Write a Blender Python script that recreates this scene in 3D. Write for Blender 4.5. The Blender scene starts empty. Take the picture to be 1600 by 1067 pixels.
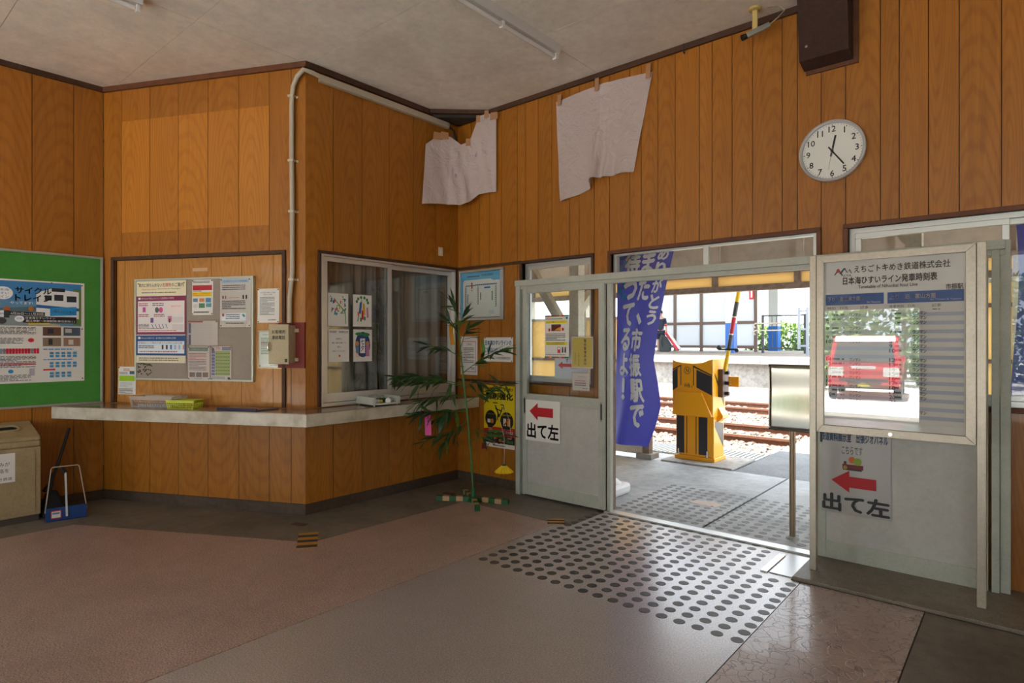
import bpy, math, random
import numpy as np
from mathutils import Matrix, Vector
random.seed(7); rng = np.random.default_rng(7)
scene = bpy.context.scene
C = scene.collection
R = math.radians

# ------------------------------------------------------------------ camera
EYE = 1.4; FPX = 945.0; YAW = R(40.43)
cam_d = bpy.data.cameras.new('camera'); cam = bpy.data.objects.new('camera', cam_d); C.objects.link(cam)
cam.location = (0, 0, EYE); cam.rotation_euler = (R(90), 0, YAW)
cam_d.sensor_width = 36; cam_d.lens = 36 * FPX / 1600; cam_d.clip_start = .02; cam_d.clip_end = 300
scene.camera = cam

# ------------------------------------------------------------------ sky, sun, exposure
world = bpy.data.worlds.new('sky'); scene.world = world; world.use_nodes = True
bg = world.node_tree.nodes['Background']; bg.inputs[0].default_value = (.80, .90, 1.0, 1); bg.inputs[1].default_value = 1.1
sun_d = bpy.data.lights.new('sun', 'SUN'); sun_d.energy = 7.0; sun_d.angle = R(1.2); sun_d.color = (1, .95, .86)
sun = bpy.data.objects.new('sun', sun_d); C.objects.link(sun)
sun.rotation_euler = Vector((.16, .27, -.95)).to_track_quat('-Z', 'Y').to_euler()
vs = scene.view_settings
scene.display_settings.display_device = 'sRGB'
vs.view_transform = 'Standard'; vs.look = 'None'; vs.gamma = 1; vs.use_curve_mapping = False
vs.exposure = 2.25
scene.cycles.sample_clamp_indirect = 8
scene.cycles.max_bounces = 10; scene.cycles.diffuse_bounces = 6; scene.cycles.transparent_max_bounces = 16
scene.cycles.caustics_reflective = False; scene.cycles.caustics_refractive = False
def portal(loc, size, rot):
    d = bpy.data.lights.new('sky_portal', 'AREA'); d.shape = 'RECTANGLE'; d.size, d.size_y = size
    d.cycles.is_portal = True
    o = bpy.data.objects.new('sky_portal', d); C.objects.link(o); o.location = loc; o.rotation_euler = rot

# ------------------------------------------------------------------ room dimensions (metres)
CEIL = 3.66; YB = 4.36; XW = -4.44; XL = -6.27; YF = -4.3; XR = 2.6
C2 = Vector((XW, 2.64, 0)); C3 = Vector((XL, 1.744, 0)); CHL = (C2 - C3).length
# sky portals at the doorways and the added front wall openings
portal((-1.85, YB + .14, 1.05), (1.55, 2.0), (R(-90), 0, 0))
portal((-2.99, YF - .14, 1.0), (3.2, 2.0), (R(90), 0, 0)); portal((-5.43, YF - .14, 1.47), (1.4, 2.85), (R(90), 0, 0))
portal((.95, YF - .14, 1.47), (2.9, 2.85), (R(90), 0, 0))

# ------------------------------------------------------------------ materials
def lin(c):
    return tuple((x / 12.92 if x <= .04045 else ((x + .055) / 1.055) ** 2.4) for x in c)
def hexc(h): return lin(tuple(int(h[i:i + 2], 16) / 255 for i in (0, 2, 4)))
MATS = {}
def mat(name, col, rough=.55, metal=0, spec=.5, coat=0, alpha=1, trans=0, emit=None):
    if name in MATS: return MATS[name]
    m = bpy.data.materials.new(name); m.use_nodes = True; MATS[name] = m
    b = m.node_tree.nodes['Principled BSDF']
    if isinstance(col, str): col = hexc(col)
    b.inputs['Base Color'].default_value = (*col, 1); b.inputs['Roughness'].default_value = rough
    b.inputs['Metallic'].default_value = metal; b.inputs['Specular IOR Level'].default_value = spec
    b.inputs['Coat Weight'].default_value = coat; b.inputs['Alpha'].default_value = alpha
    b.inputs['Transmission Weight'].default_value = trans
    return m
def ink(h): return mat('ink_' + h, h, .5)
def nodes(m): return m.node_tree.nodes, m.node_tree.links, m.node_tree.nodes['Principled BSDF']
def tex_coord(n, l, scale, kind='Object', rand=False):
    t = n.new('ShaderNodeTexCoord'); mp = n.new('ShaderNodeMapping'); mp.inputs['Scale'].default_value = scale
    l.new(t.outputs[kind], mp.inputs[0])
    if rand:
        oi = n.new('ShaderNodeObjectInfo'); ml = n.new('ShaderNodeMath'); ml.operation = 'MULTIPLY'; ml.inputs[1].default_value = 37
        cb = n.new('ShaderNodeCombineXYZ'); l.new(oi.outputs['Random'], ml.inputs[0])
        for k in range(3): l.new(ml.outputs[0], cb.inputs[k])
        l.new(cb.outputs[0], mp.inputs['Location'])
    return mp
def ramp(n, stops):
    r = n.new('ShaderNodeValToRGB')
    while len(r.color_ramp.elements) < len(stops): r.color_ramp.elements.new(.5)
    for e, (p, c) in zip(r.color_ramp.elements, stops): e.position = p; e.color = (*c, 1)
    return r
def mixc(n, l, f, a, b, mode='MIX'):
    m = n.new('ShaderNodeMix'); m.data_type = 'RGBA'; m.blend_type = mode
    for s, v in ((0, f), (6, a), (7, b)):
        if hasattr(v, 'links'): l.new(v, m.inputs[s])
        else: m.inputs[s].default_value = v if s == 0 else (*v, 1)
    return m.outputs[2]
def noise(n, l, vec, scale, detail=4, rough=.5, dist=0):
    t = n.new('ShaderNodeTexNoise'); t.inputs['Scale'].default_value = scale; t.inputs['Detail'].default_value = detail
    t.inputs['Roughness'].default_value = rough; t.inputs['Distortion'].default_value = dist
    l.new(vec.outputs[0], t.inputs['Vector']); return t
def bump(n, l, b, h, strength, dist=.01):
    bp = n.new('ShaderNodeBump'); bp.inputs['Strength'].default_value = strength; bp.inputs['Distance'].default_value = dist
    l.new(h, bp.inputs['Height']); l.new(bp.outputs[0], b.inputs['Normal'])
def wood(name, dark, mid, light, rough=.42, sx=9, sy=.55, rnd=.25, coat=.15):
    m = mat(name, mid, rough, coat=coat); n, l, b = nodes(m)
    mp = tex_coord(n, l, (sx, sy, sx), rand=True)
    a = noise(n, l, mp, 2.2, 5, .6, 1.4)
    # long oval growth rings, centred somewhere on each board
    tc = n.new('ShaderNodeTexCoord'); m2 = n.new('ShaderNodeMapping'); m2.inputs['Scale'].default_value = (1.2, .6, 0)
    sg_, so_, cm_ = n.new('ShaderNodeSeparateXYZ'), n.new('ShaderNodeSeparateXYZ'), n.new('ShaderNodeCombineXYZ'); l.new(tc.outputs['Generated'], sg_.inputs[0]); l.new(tc.outputs['Object'], so_.inputs[0])
    l.new(sg_.outputs[0], cm_.inputs[0]); l.new(so_.outputs[1], cm_.inputs[1]); l.new(cm_.outputs[0], m2.inputs[0])
    o2 = n.new('ShaderNodeObjectInfo'); c2 = n.new('ShaderNodeCombineXYZ'); l.new(c2.outputs[0], m2.inputs['Location'])
    for i, (k, q) in enumerate(((.9, -1.05), (-2.2, 0))):
        fr = n.new('ShaderNodeMath'); fr.operation = 'MULTIPLY'; fr.inputs[1].default_value = 1 if i == 0 else 7.31; f2 = n.new('ShaderNodeMath'); f2.operation = 'FRACT'; f3 = n.new('ShaderNodeMath'); f3.operation = 'MULTIPLY_ADD'; f3.inputs[1].default_value = k; f3.inputs[2].default_value = q
        l.new(o2.outputs['Random'], fr.inputs[0]); l.new(fr.outputs[0], f2.inputs[0]); l.new(f2.outputs[0], f3.inputs[0]); l.new(f3.outputs[0], c2.inputs[i])
    w = n.new('ShaderNodeTexWave'); w.wave_type = 'RINGS'; w.rings_direction = 'Z'; w.inputs['Scale'].default_value = 3.4; w.inputs['Distortion'].default_value = 2.2
    w.inputs['Detail'].default_value = 2; w.inputs['Detail Scale'].default_value = 1.5; l.new(m2.outputs[0], w.inputs['Vector'])
    mf = tex_coord(n, l, (170, 5, 170), rand=True); f = noise(n, l, mf, 1.0, 3, .6)
    c1 = ramp(n, [(.25, dark), (.5, mid), (.78, light)]); l.new(a.outputs['Fac'], c1.inputs[0])
    c2 = mixc(n, l, .22, c1.outputs[0], mid); cw = ramp(n, [(.05, (.70, .60, .48)), (.45, (1, 1, 1))]); l.new(w.outputs['Fac'], cw.inputs[0])
    c3 = mixc(n, l, .38, c2, cw.outputs[0], 'MULTIPLY')
    cf = ramp(n, [(.3, (.8, .78, .75)), (.6, (1, 1, 1))]); l.new(f.outputs['Fac'], cf.inputs[0])
    c4 = mixc(n, l, .5, c3, cf.outputs[0], 'MULTIPLY')
    oi = n.new('ShaderNodeObjectInfo'); cr = ramp(n, [(0, (1 - rnd, 1 - rnd, 1 - rnd)), (1, (1, 1, 1))]); l.new(oi.outputs['Random'], cr.inputs[0])
    l.new(mixc(n, l, 1, c4, cr.outputs[0], 'MULTIPLY'), b.inputs['Base Color'])
    bump(n, l, b, f.outputs['Fac'], .12, .002)
    return m
def speckle(name, base, dark, light, rough, scale=220, amt=.5, stain=.35, coat=0, bumpy=0, kind='Object'):
    m = mat(name, base, rough, coat=coat); n, l, b = nodes(m)
    mp = tex_coord(n, l, (1, 1, 1), kind); a = noise(n, l, mp, scale, 2, .6); s = noise(n, l, mp, 1.7, 6, .65, .4); g = noise(n, l, mp, 14, 4, .6)
    c1 = ramp(n, [(.34, dark), (.5, base), (.66, light)]); l.new(a.outputs['Fac'], c1.inputs[0])
    c2 = mixc(n, l, amt, base, c1.outputs[0])
    cs = ramp(n, [(.3, (1 - stain,) * 3), (.62, (1, 1, 1))]); l.new(s.outputs['Fac'], cs.inputs[0])
    c3 = mixc(n, l, 1, c2, cs.outputs[0], 'MULTIPLY')
    cg = ramp(n, [(.3, (1 - stain * .5,) * 3), (.6, (1, 1, 1))]); l.new(g.outputs['Fac'], cg.inputs[0])
    l.new(mixc(n, l, 1, c3, cg.outputs[0], 'MULTIPLY'), b.inputs['Base Color'])
    rr = ramp(n, [(.3, (rough * 1.12,) * 3), (.7, (rough * .92,) * 3)]); l.new(s.outputs['Fac'], rr.inputs[0]); l.new(rr.outputs[0], b.inputs['Roughness'])
    if bumpy: bump(n, l, b, a.outputs['Fac'], bumpy, .004)
    return m
def glass_mat(name, tint=(1, 1, 1), refl=.07, rough=0.0):
    m = bpy.data.materials.new(name); m.use_nodes = True; MATS[name] = m; n = m.node_tree.nodes; l = m.node_tree.links; n.clear()
    o = n.new('ShaderNodeOutputMaterial'); t = n.new('ShaderNodeBsdfTransparent'); t.inputs[0].default_value = (*tint, 1)
    g = n.new('ShaderNodeBsdfGlossy'); g.inputs['Roughness'].default_value = rough
    lw = n.new('ShaderNodeLayerWeight'); lw.inputs[0].default_value = .35
    mr = n.new('ShaderNodeMapRange'); mr.inputs['To Min'].default_value = refl; mr.inputs['To Max'].default_value = .75
    pw = n.new('ShaderNodeMath'); pw.operation = 'POWER'; pw.inputs[1].default_value = 3.2
    l.new(lw.outputs['Facing'], pw.inputs[0]); l.new(pw.outputs[0], mr.inputs[0])
    mx = n.new('ShaderNodeMixShader'); l.new(mr.outputs[0], mx.inputs[0]); l.new(t.outputs[0], mx.inputs[1]); l.new(g.outputs[0], mx.inputs[2]); l.new(mx.outputs[0], o.inputs[0])
    return m

def trans_mat(name, col, f=.5):
    m = mat(name, col, .5); n, l, b = nodes(m); o = [x for x in n if x.type == 'OUTPUT_MATERIAL'][0]
    t = n.new('ShaderNodeBsdfTranslucent'); t.inputs[0].default_value = (*col, 1); mx = n.new('ShaderNodeMixShader'); mx.inputs[0].default_value = f
    l.new(b.outputs[0], mx.inputs[1]); l.new(t.outputs[0], mx.inputs[2]); l.new(mx.outputs[0], o.inputs[0]); return m
W_ORANGE = wood('wall_panel_wood', (.33, .115, .008), (.43, .158, .013), (.50, .195, .020), rnd=.16)
W_FADED = wood('faded_panel_wood', (.46, .168, .014), (.55, .212, .022), (.62, .255, .032), rnd=.1)
W_LIGHT = wood('ticket_board_wood', (.46, .195, .038), (.55, .245, .050), (.63, .295, .068), rnd=.1)
W_GROOVE = mat('groove_dark_brown', (.055, .022, .007), .7)  # dark brown wall core that shows between the planks
W_TRIM = wood('trim_dark_wood', (.045, .017, .008), (.075, .030, .014), (.11, .046, .022), .65, sx=3, sy=3, rnd=.1, coat=0)
W_TRIM2 = wood('trim_redbrown_wood', (.10, .032, .012), (.15, .05, .018), (.20, .07, .026), .6, sx=3, sy=3, rnd=.1, coat=0)
W_OLD = wood('weathered_post_wood', (.12, .07, .045), (.30, .22, .16), (.42, .34, .28), .8, sx=14, sy=2.5, rnd=.1, coat=0)
PLASTER = speckle('ceiling_board', (.89, .86, .78), (.70, .65, .56), (.92, .89, .82), .85, 60, .2, .19)
ALU = mat('aluminium_sash', (.55, .56, .55), .38, .75)
ALU_G = speckle('greenish_painted_aluminium', (.50, .53, .47), (.38, .4, .34), (.56, .58, .52), .42, 80, .25, .15)
ALU_P = speckle('door_panel_silver', (.56, .56, .54), (.44, .44, .42), (.62, .62, .6), .36, 40, .2, .15)
STEEL = mat('stainless_steel', (.62, .60, .56), .2, 1.0)
CHAMP = speckle('champagne_aluminium', (.55, .50, .42), (.4, .36, .3), (.6, .55, .48), .34, 60, .3, .12)
MATS['champagne_aluminium'].node_tree.nodes['Principled BSDF'].inputs['Metallic'].default_value = .45
GLASS = glass_mat('window_glass', (.97, .99, .98), .04)
GLASS_D = glass_mat('office_glass', (.9, .92, .92), .10)
GLASS_T = glass_mat('timetable_glass', (.985, .99, .99), .10)
PAPER = mat('paper_white', (.80, .79, .76), .5)
PLASTIC_FILM = glass_mat('laminate_film', (.95, .95, .95), .10, .12)
BLACK = mat('black_plastic', (.012, .012, .013), .45)
WHITE = mat('white_plastic', (.78, .78, .76), .4)
CREAM = mat('cream_plastic', (.66, .60, .46), .45)
NAVY = mat('navy_vinyl', (.018, .03, .085), .4)
FLOOR_P = speckle('pink_terrazzo', (.42, .295, .25), (.22, .135, .11), (.58, .46, .41), .36, 130, .95, .18, coat=.1)
FLOOR_S = speckle('grey_terrazzo_walkway', (.38, .33, .31), (.23, .19, .18), (.52, .47, .45), .37, 140, .7, .08)
b_ = MATS['grey_terrazzo_walkway'].node_tree.nodes['Principled BSDF']; b_.inputs['Coat Weight'].default_value = 1; b_.inputs['Coat Roughness'].default_value = .27; b_.inputs['Coat IOR'].default_value = 1.75
FLOOR_G = speckle('grey_mortar_border', (.21, .185, .15), (.09, .08, .065), (.3, .27, .23), .55, 260, .6, .4)
DOT = speckle('dark_floor_dot', (.075, .066, .06), (.05, .044, .04), (.1, .09, .085), .45, 90, .4, .2)
CONC = speckle('platform_concrete', (.46, .48, .48), (.32, .34, .34), (.56, .58, .58), .62, 120, .6, .4, bumpy=.1)
CONC_W = speckle('pale_concrete', (.38, .355, .32), (.25, .225, .2), (.46, .44, .4), .8, 12, .6, .3, bumpy=.1)
ASPH = speckle('asphalt', (.17, .175, .175), (.09, .09, .09), (.26, .27, .27), .8, 160, .9, .25, bumpy=.3)
ASPH_S = speckle('street_concrete', (.74, .72, .69), (.58, .57, .55), (.82, .80, .77), .8, 60, .8, .2, bumpy=.2)
YEL_PANEL = trans_mat('cream_yellow_panel', (.92, .72, .38), .55)
PAINT_PINK = speckle('faded_cream_paint', (.68, .57, .47), (.5, .4, .32), (.74, .64, .54), .7, 9, .3, .15)
CREAM_P = speckle('cream_painted_timber', (.78, .70, .56), (.6, .5, .38), (.82, .76, .64), .6, 30, .4, .2)
# fine cracks in the pink terrazzo by the doorway
def cracked():
    m = speckle('cracked_terrazzo', (.47, .36, .32), (.28, .19, .17), (.6, .52, .48), .28, 240, .6, .14, coat=.15); n, l, b = nodes(m)
    mp = tex_coord(n, l, (1, 1, 1)); v = n.new('ShaderNodeTexVoronoi'); v.feature = 'DISTANCE_TO_EDGE'; v.inputs['Scale'].default_value = 17
    ns = noise(n, l, mp, 6, 3); ad = n.new('ShaderNodeMixRGB'); ad.blend_type = 'LINEAR_LIGHT'; ad.inputs[0].default_value = .08
    l.new(mp.outputs[0], ad.inputs[1]); l.new(ns.outputs['Color'], ad.inputs[2]); l.new(ad.outputs[0], v.inputs['Vector'])
    cr = ramp(n, [(.0, (.35, .33, .33)), (.045, (1, 1, 1))]); l.new(v.outputs['Distance'], cr.inputs[0])
    src = b.inputs['Base Color'].links[0].from_socket; l.new(mixc(n, l, .8, src, cr.outputs[0], 'MULTIPLY'), b.inputs['Base Color'])
    bump(n, l, b, cr.outputs[0], .35, .004); return m
FLOOR_C = cracked()

# ------------------------------------------------------------------ mesh builder
_T = {}; TS = bpy.data.scenes.new('lettering_workbench'); TL = TS.view_layers[0]
def text_geo(s, bold=0.0):
    k = (s, bold)
    if k not in _T:
        c = bpy.data.curves.new('t', 'FONT'); c.body = s; c.size = 1; c.resolution_u = 2; c.offset = bold
        o = bpy.data.objects.new('t', c); TS.collection.objects.link(o); TL.update()
        e = o.evaluated_get(TL.depsgraph); me = e.to_mesh()
        V = [(v.co.x, v.co.y) for v in me.vertices]; F = [tuple(p.vertices) for p in me.polygons]
        e.to_mesh_clear(); bpy.data.objects.remove(o); bpy.data.curves.remove(c)
        if not V: V = [(0, 0), (1, 0), (1, 1)]; F = []
        xs = [v[0] for v in V]; ys = [v[1] for v in V]
        _T[k] = (V, F, (min(xs), max(xs), min(ys), max(ys)))
    return _T[k]
class MB:
    def __init__(s): s.V = []; s.F = []; s.M = []
    def add(s, vs, fs, m=0):
        o = len(s.V); s.V += [tuple(v) for v in vs]; s.F += [tuple(o + i for i in f) for f in fs]; s.M += [m] * len(fs); return s
    def box(s, a, b, m=0):
        (x0, y0, z0), (x1, y1, z1) = a, b
        return s.add([(x0, y0, z0), (x1, y0, z0), (x1, y1, z0), (x0, y1, z0), (x0, y0, z1), (x1, y0, z1), (x1, y1, z1), (x0, y1, z1)],
                     [(0, 3, 2, 1), (4, 5, 6, 7), (0, 1, 5, 4), (1, 2, 6, 5), (2, 3, 7, 6), (3, 0, 4, 7)], m)
    def bar(s, p, q, w, h, m=0, up=(0, 0, 1)):
        p, q = Vector(p), Vector(q); d = (q - p).normalized(); u = Vector(up)
        if abs(d.dot(u)) > .98: u = Vector((1, 0, 0))
        a = d.cross(u).normalized() * w / 2; b = a.cross(d).normalized() * h / 2
        vs = [p - a - b, p + a - b, p + a + b, p - a + b, q - a - b, q + a - b, q + a + b, q - a + b]
        return s.add(vs, [(0, 3, 2, 1), (4, 5, 6, 7), (0, 1, 5, 4), (1, 2, 6, 5), (2, 3, 7, 6), (3, 0, 4, 7)], m)
    def cyl(s, p, q, r, r2=None, n=14, m=0, caps=True):
        p, q = Vector(p), Vector(q); r2 = r if r2 is None else r2; d = (q - p).normalized()
        u = Vector((0, 0, 1)) if abs(d.z) < .9 else Vector((1, 0, 0)); a = d.cross(u).normalized(); b = d.cross(a)
        vs = []
        for c, rr in ((p, r), (q, r2)):
            for k in range(n): t = 2 * math.pi * k / n; vs.append(c + (a * math.cos(t) + b * math.sin(t)) * rr)
        fs = [(k, (k + 1) % n, n + (k + 1) % n, n + k) for k in range(n)]
        if caps: fs += [tuple(range(n))[::-1], tuple(range(n, 2 * n))]
        return s.add(vs, fs, m)
    def tube(s, pts, r, n=8, m=0):
        pts = [Vector(p) for p in pts]; rs = r if isinstance(r, (list, tuple)) else [r] * len(pts); vs = []
        pa = None
        for i, p in enumerate(pts):
            d = (pts[min(i + 1, len(pts) - 1)] - pts[max(i - 1, 0)]).normalized()
            if pa is None:
                u = Vector((0, 0, 1)) if abs(d.z) < .9 else Vector((1, 0, 0)); a = d.cross(u).normalized()
            else: a = (pa - d * pa.dot(d)).normalized()
            pa = a; b = d.cross(a)
            for k in range(n): t = 2 * math.pi * k / n; vs.append(p + (a * math.cos(t) + b * math.sin(t)) * rs[i])
        fs = []
        for i in range(len(pts) - 1):
            for k in range(n): fs.append((i * n + k, i * n + (k + 1) % n, (i + 1) * n + (k + 1) % n, (i + 1) * n + k))
        fs += [tuple(range(n))[::-1], tuple(range((len(pts) - 1) * n, len(pts) * n))]
        return s.add(vs, fs, m)
    def prism(s, poly, z0, z1, m=0):
        n = len(poly); vs = [(x, y, z0) for x, y in poly] + [(x, y, z1) for x, y in poly]
        return s.add(vs, [tuple(range(n))[::-1], tuple(range(n, 2 * n))] + [(k, (k + 1) % n, n + (k + 1) % n, n + k) for k in range(n)], m)
    def poly(s, pts, m=0): return s.add(pts, [tuple(range(len(pts)))], m)
    def rect(s, x0, y0, x1, y1, z, m=0): return s.poly([(x0, y0, z), (x1, y0, z), (x1, y1, z), (x0, y1, z)], m)
    def disc(s, cx, cy, rx, ry, z, m=0, n=20):
        return s.poly([(cx + rx * math.cos(2 * math.pi * k / n), cy + ry * math.sin(2 * math.pi * k / n), z) for k in range(n)], m)
    def lathe(s, prof, n=24, c=(0, 0, 0), m=0):
        vs = []; fs = []; k0 = len(prof)
        for r, z in prof:
            for k in range(n): t = 2 * math.pi * k / n; vs.append((c[0] + r * math.cos(t), c[1] + r * math.sin(t), c[2] + z))
        for i in range(k0 - 1):
            for k in range(n): fs.append((i * n + k, i * n + (k + 1) % n, (i + 1) * n + (k + 1) % n, (i + 1) * n + k))
        return s.add(vs, fs, m)
    def ball(s, c, r, m=0, nu=12, nv=8):
        rx, ry, rz = r if isinstance(r, (tuple, list)) else (r, r, r); vs = []; fs = []
        for j in range(nv + 1):
            p = math.pi * j / nv
            for k in range(nu): t = 2 * math.pi * k / nu; vs.append((c[0] + rx * math.sin(p) * math.cos(t), c[1] + ry * math.sin(p) * math.sin(t), c[2] - rz * math.cos(p)))
        for j in range(nv):
            for k in range(nu): fs.append((j * nu + k, j * nu + (k + 1) % nu, (j + 1) * nu + (k + 1) % nu, (j + 1) * nu + k))
        return s.add(vs, fs, m)
    def grid(s, fn, nu, nv, m=0):
        vs = [fn(i / nu, j / nv) for j in range(nv + 1) for i in range(nu + 1)]; w = nu + 1
        return s.add(vs, [(j * w + i, j * w + i + 1, (j + 1) * w + i + 1, (j + 1) * w + i) for j in range(nv) for i in range(nu)], m)
    def text(s, t, x, y, h, z, m=0, w=None, anchor='l', bold=0.0, fn=None):
        V, F, (x0, x1, y0, y1) = text_geo(t); sy = h / max(y1 - y0, .5); sx = w / (x1 - x0) if w else sy
        W = (x1 - x0) * sx; ox = x - (0 if anchor == 'l' else W / 2 if anchor == 'c' else W)
        for dx, dy in (((-bold, 0), (bold, 0), (0, -bold), (0, bold)) if bold else ((0, 0),)):   # heavier strokes: the glyph laid over itself
            vs = [(ox + (a - x0 + dx) * sx, y + (b - y0 + dy) * sy, z) for a, b in V]
            if fn: vs = [fn(*v) for v in vs]
            s.add(vs, F, m)
        return s
    def build(s, name, mats, parent=None, mw=None, label=None, cat=None, group=None, kind=None, smooth=0, bevel=0, solid=0):
        me = bpy.data.meshes.new(name); me.from_pydata(s.V, [], s.F)
        mats = mats if isinstance(mats, (list, tuple)) else [mats]
        for mm in mats: me.materials.append(mm)
        if len(mats) > 1: me.polygons.foreach_set('material_index', s.M)
        if smooth: me.shade_smooth(); me.set_sharp_from_angle(angle=R(smooth))
        return link(name, me, parent, mw, label, cat, group, kind, bevel, solid)
def link(name, me, parent=None, mw=None, label=None, cat=None, group=None, kind=None, bevel=0, solid=0):
    o = bpy.data.objects.new(name, me); C.objects.link(o)
    if parent is not None: o.parent = parent
    if mw is not None: o.matrix_local = mw
    return tag(o, label, cat, group, kind, bevel, solid)
def tag(o, label=None, cat=None, group=None, kind=None, bevel=0, solid=0):
    for k, v in (('label', label), ('category', cat), ('group', group), ('kind', kind)):
        if v: o[k] = v
    if solid: md = o.modifiers.new('thick', 'SOLIDIFY'); md.thickness = solid; md.offset = 0
    if bevel: md = o.modifiers.new('edge', 'BEVEL'); md.width = bevel; md.segments = 2; md.limit_method = 'ANGLE'; md.angle_limit = R(40)
    return o
def empty(name, mw=None, label=None, cat=None, group=None, kind=None):
    return link(name, None, None, mw, label, cat, group, kind)
def copy_tree(o, parent=None):
    c = o.copy(); C.objects.link(c); c.parent = parent
    for ch in list(o.children): copy_tree(ch, c)
    return c
def at(x, y, z, rz=0): return Matrix.Translation((x, y, z)) @ Matrix.Rotation(rz, 4, 'Z')
# wall frames: local x runs along the wall to the right, y goes up, z comes out into the room
def frame(o, e):
    e = Vector(e).normalized(); u = Vector((0, 0, 1)); n = e.cross(u)
    m = Matrix.Identity(4)
    for i in range(3): m[i][0] = e[i]; m[i][1] = u[i]; m[i][2] = n[i]; m[i][3] = o[i]
    return m
FB = frame((0, YB, 0), (1, 0, 0))            # wall with the doorway to the tracks
FW = frame((XW, 0, 0), (0, 1, 0))            # office wall with the curtained window
FC = frame(C3, C2 - C3)                      # slanted office wall with the notice board
FL = frame((XL, 0, 0), (0, 1, 0))            # left wall with the green board
def on(F, s, t, n=0): return F @ Matrix.Translation((s, t, n))

# ================================================================== THE ROOM
def cells(s0, s1, z0, z1, holes):
    ss = sorted({s0, s1, *[min(max(v, s0), s1) for h in holes for v in h[:2]]}); zs = sorted({z0, z1, *[min(max(v, z0), z1) for h in holes for v in h[2:]]})
    out = []
    for a, b in zip(ss, ss[1:]):
        run = None
        for c, d in zip(zs, zs[1:]):
            ms, mz = (a + b) / 2, (c + d) / 2
            if any(h[0] < ms < h[1] and h[2] < mz < h[3] for h in holes): run = None; continue
            if run and abs(run[3] - c) < 1e-6: run[3] = d
            else: run = [a, b, c, d]; out.append(run)
    return out
def panel_wall(name, F, s0, s1, edges, holes, thick=.12, m=None, core=None, z1=CEIL, z0=0):
    b = MB()
    for a, c, e, f in cells(s0, s1, z0, z1, holes): b.box((a, e, -thick), (c, f, -.009))
    w = b.build(name, core or W_GROOVE, mw=F, kind='structure')
    eds = [s0] + [e for e in edges if s0 + .02 < e < s1 - .02] + [s1]
    for a, c in zip(eds, eds[1:]):
        cs = cells(a + .0025, c - .0025, z0 + .002, z1, holes); groups = []
        for r in cs:
            hit = [g for g in groups if any(abs(q[1] - r[0]) < 1e-6 and q[2] < r[3] and r[2] < q[3] for q in g)]
            ng = [r]
            for g in hit: ng += g; groups.remove(g)
            groups.append(ng)
        for g in groups:
            p = MB()
            for q in g: p.box((q[0], q[2], -.009), (q[1], q[3], 0))
            p.build('plank', m or W_ORANGE, w)
    return w
# ---- wall with the doorway to the tracks
gB = [-4.255, -4.14, -4.005, -3.85, -3.649, -3.55, -3.4, -3.247, -3.052, -2.951, -2.798, -2.647, -2.458, -2.354, -2.209, -2.064, -1.871, -1.773,
      -1.624, -1.479, -1.28, -1.182, -1.035, -.89, -.697, -.597, -.449, -.301, -.11, .05, .2, .33, .5, .62, .77, .92, 1.07, 1.22, 1.4, 1.6, 1.8, 2.0, 2.2, 2.4]
W1 = (-3.585, -2.82, 1.03, 2.125); DR = (-2.63, -1.06, -.01, 2.125); W2 = (-.875, 1.3, 1.03, 2.125)
wB = panel_wall('wall_back', FB, -8.0, XR, gB, [W1, DR, W2], thick=.06)
for o in [o for o in wB.children]:                      # planks behind the office are never built
    if max(v.co.x for v in o.data.vertices) < XW + .01: bpy.data.objects.remove(o)
# ---- office wall, slanted wall, left wall
OW = (2.775, 4.305, .86, 2.125)
wW = panel_wall('wall_office', FW, 2.64, YB, [2.894, 3.186, 3.48, 3.763, 4.053], [OW])
TB = (.125, 1.825, .86, 2.115)
wC = panel_wall('wall_corner', FC, 0, CHL, [.198, .501, .799, 1.102, 1.406, 1.70, 1.904], [TB])
wL = panel_wall('wall_left', FL, YF, C3.y, [1.521 - .287 * k for k in range(20, -1, -1)], [])
# ticket window boarded up with lighter planks
tb = MB().box((TB[0], TB[2], -.06), (TB[1], TB[3], -.03)).build('backing_board', W_GROOVE, wC)
ge = [TB[0], .212, .513, .822, 1.118, 1.418, 1.722, TB[1]]
for a, b_ in zip(ge, ge[1:]):
    MB().box((a + .002, TB[2], -.03), (b_ - .002, TB[3], -.02)).build('plank', W_LIGHT, wC)
# cleaner wood where a large board once hung
for o in list(wC.children):
    xs = [v.co.x for v in o.data.vertices]; ys = [v.co.y for v in o.data.vertices]
    if min(xs) > .19 and max(xs) < 1.71 and max(ys) > 3.5:
        MB().box((min(xs), 2.36, 0), (max(xs), 3.34, .0008)).build('plank', W_FADED, wC)
# ---- the unseen rest of the shell
SHELL = mat('plain_shell', (.55, .48, .38), .8)
def shell(name, F, s0, s1, holes, z0=-.3):
    b = MB()
    for a, c, e, f in cells(s0, s1, z0, CEIL, holes): b.box((a, e, -.14), (c, f, 0))
    return b.build(name, SHELL, mw=F, kind='structure')
FF = frame((0, YF, 0), (-1, 0, 0)); FR = frame((XR, 0, 0), (0, -1, 0))
shell('wall_front', FF, -XR, 8.0, [(1.39, 4.6, -.02, 1.97), (-2.4, .5, .05, 2.9), (4.75, 6.15, .05, 2.9)])  # openings beside the entrance are unseen, added and sized to brighten the room
shell('wall_right', FR, -YB, -YF, [])
shell('wall_side', frame((-8.0, 0, 0), (0, 1, 0)), YF, YB, [])
# posts standing in the wider added opening
for s in (-2.37, -.95, .47): MB().box((s - .03, .05, -.1), (s + .03, 2.9, -.05)).build('opening_post', ALU, mw=FF, kind='structure')
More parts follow.
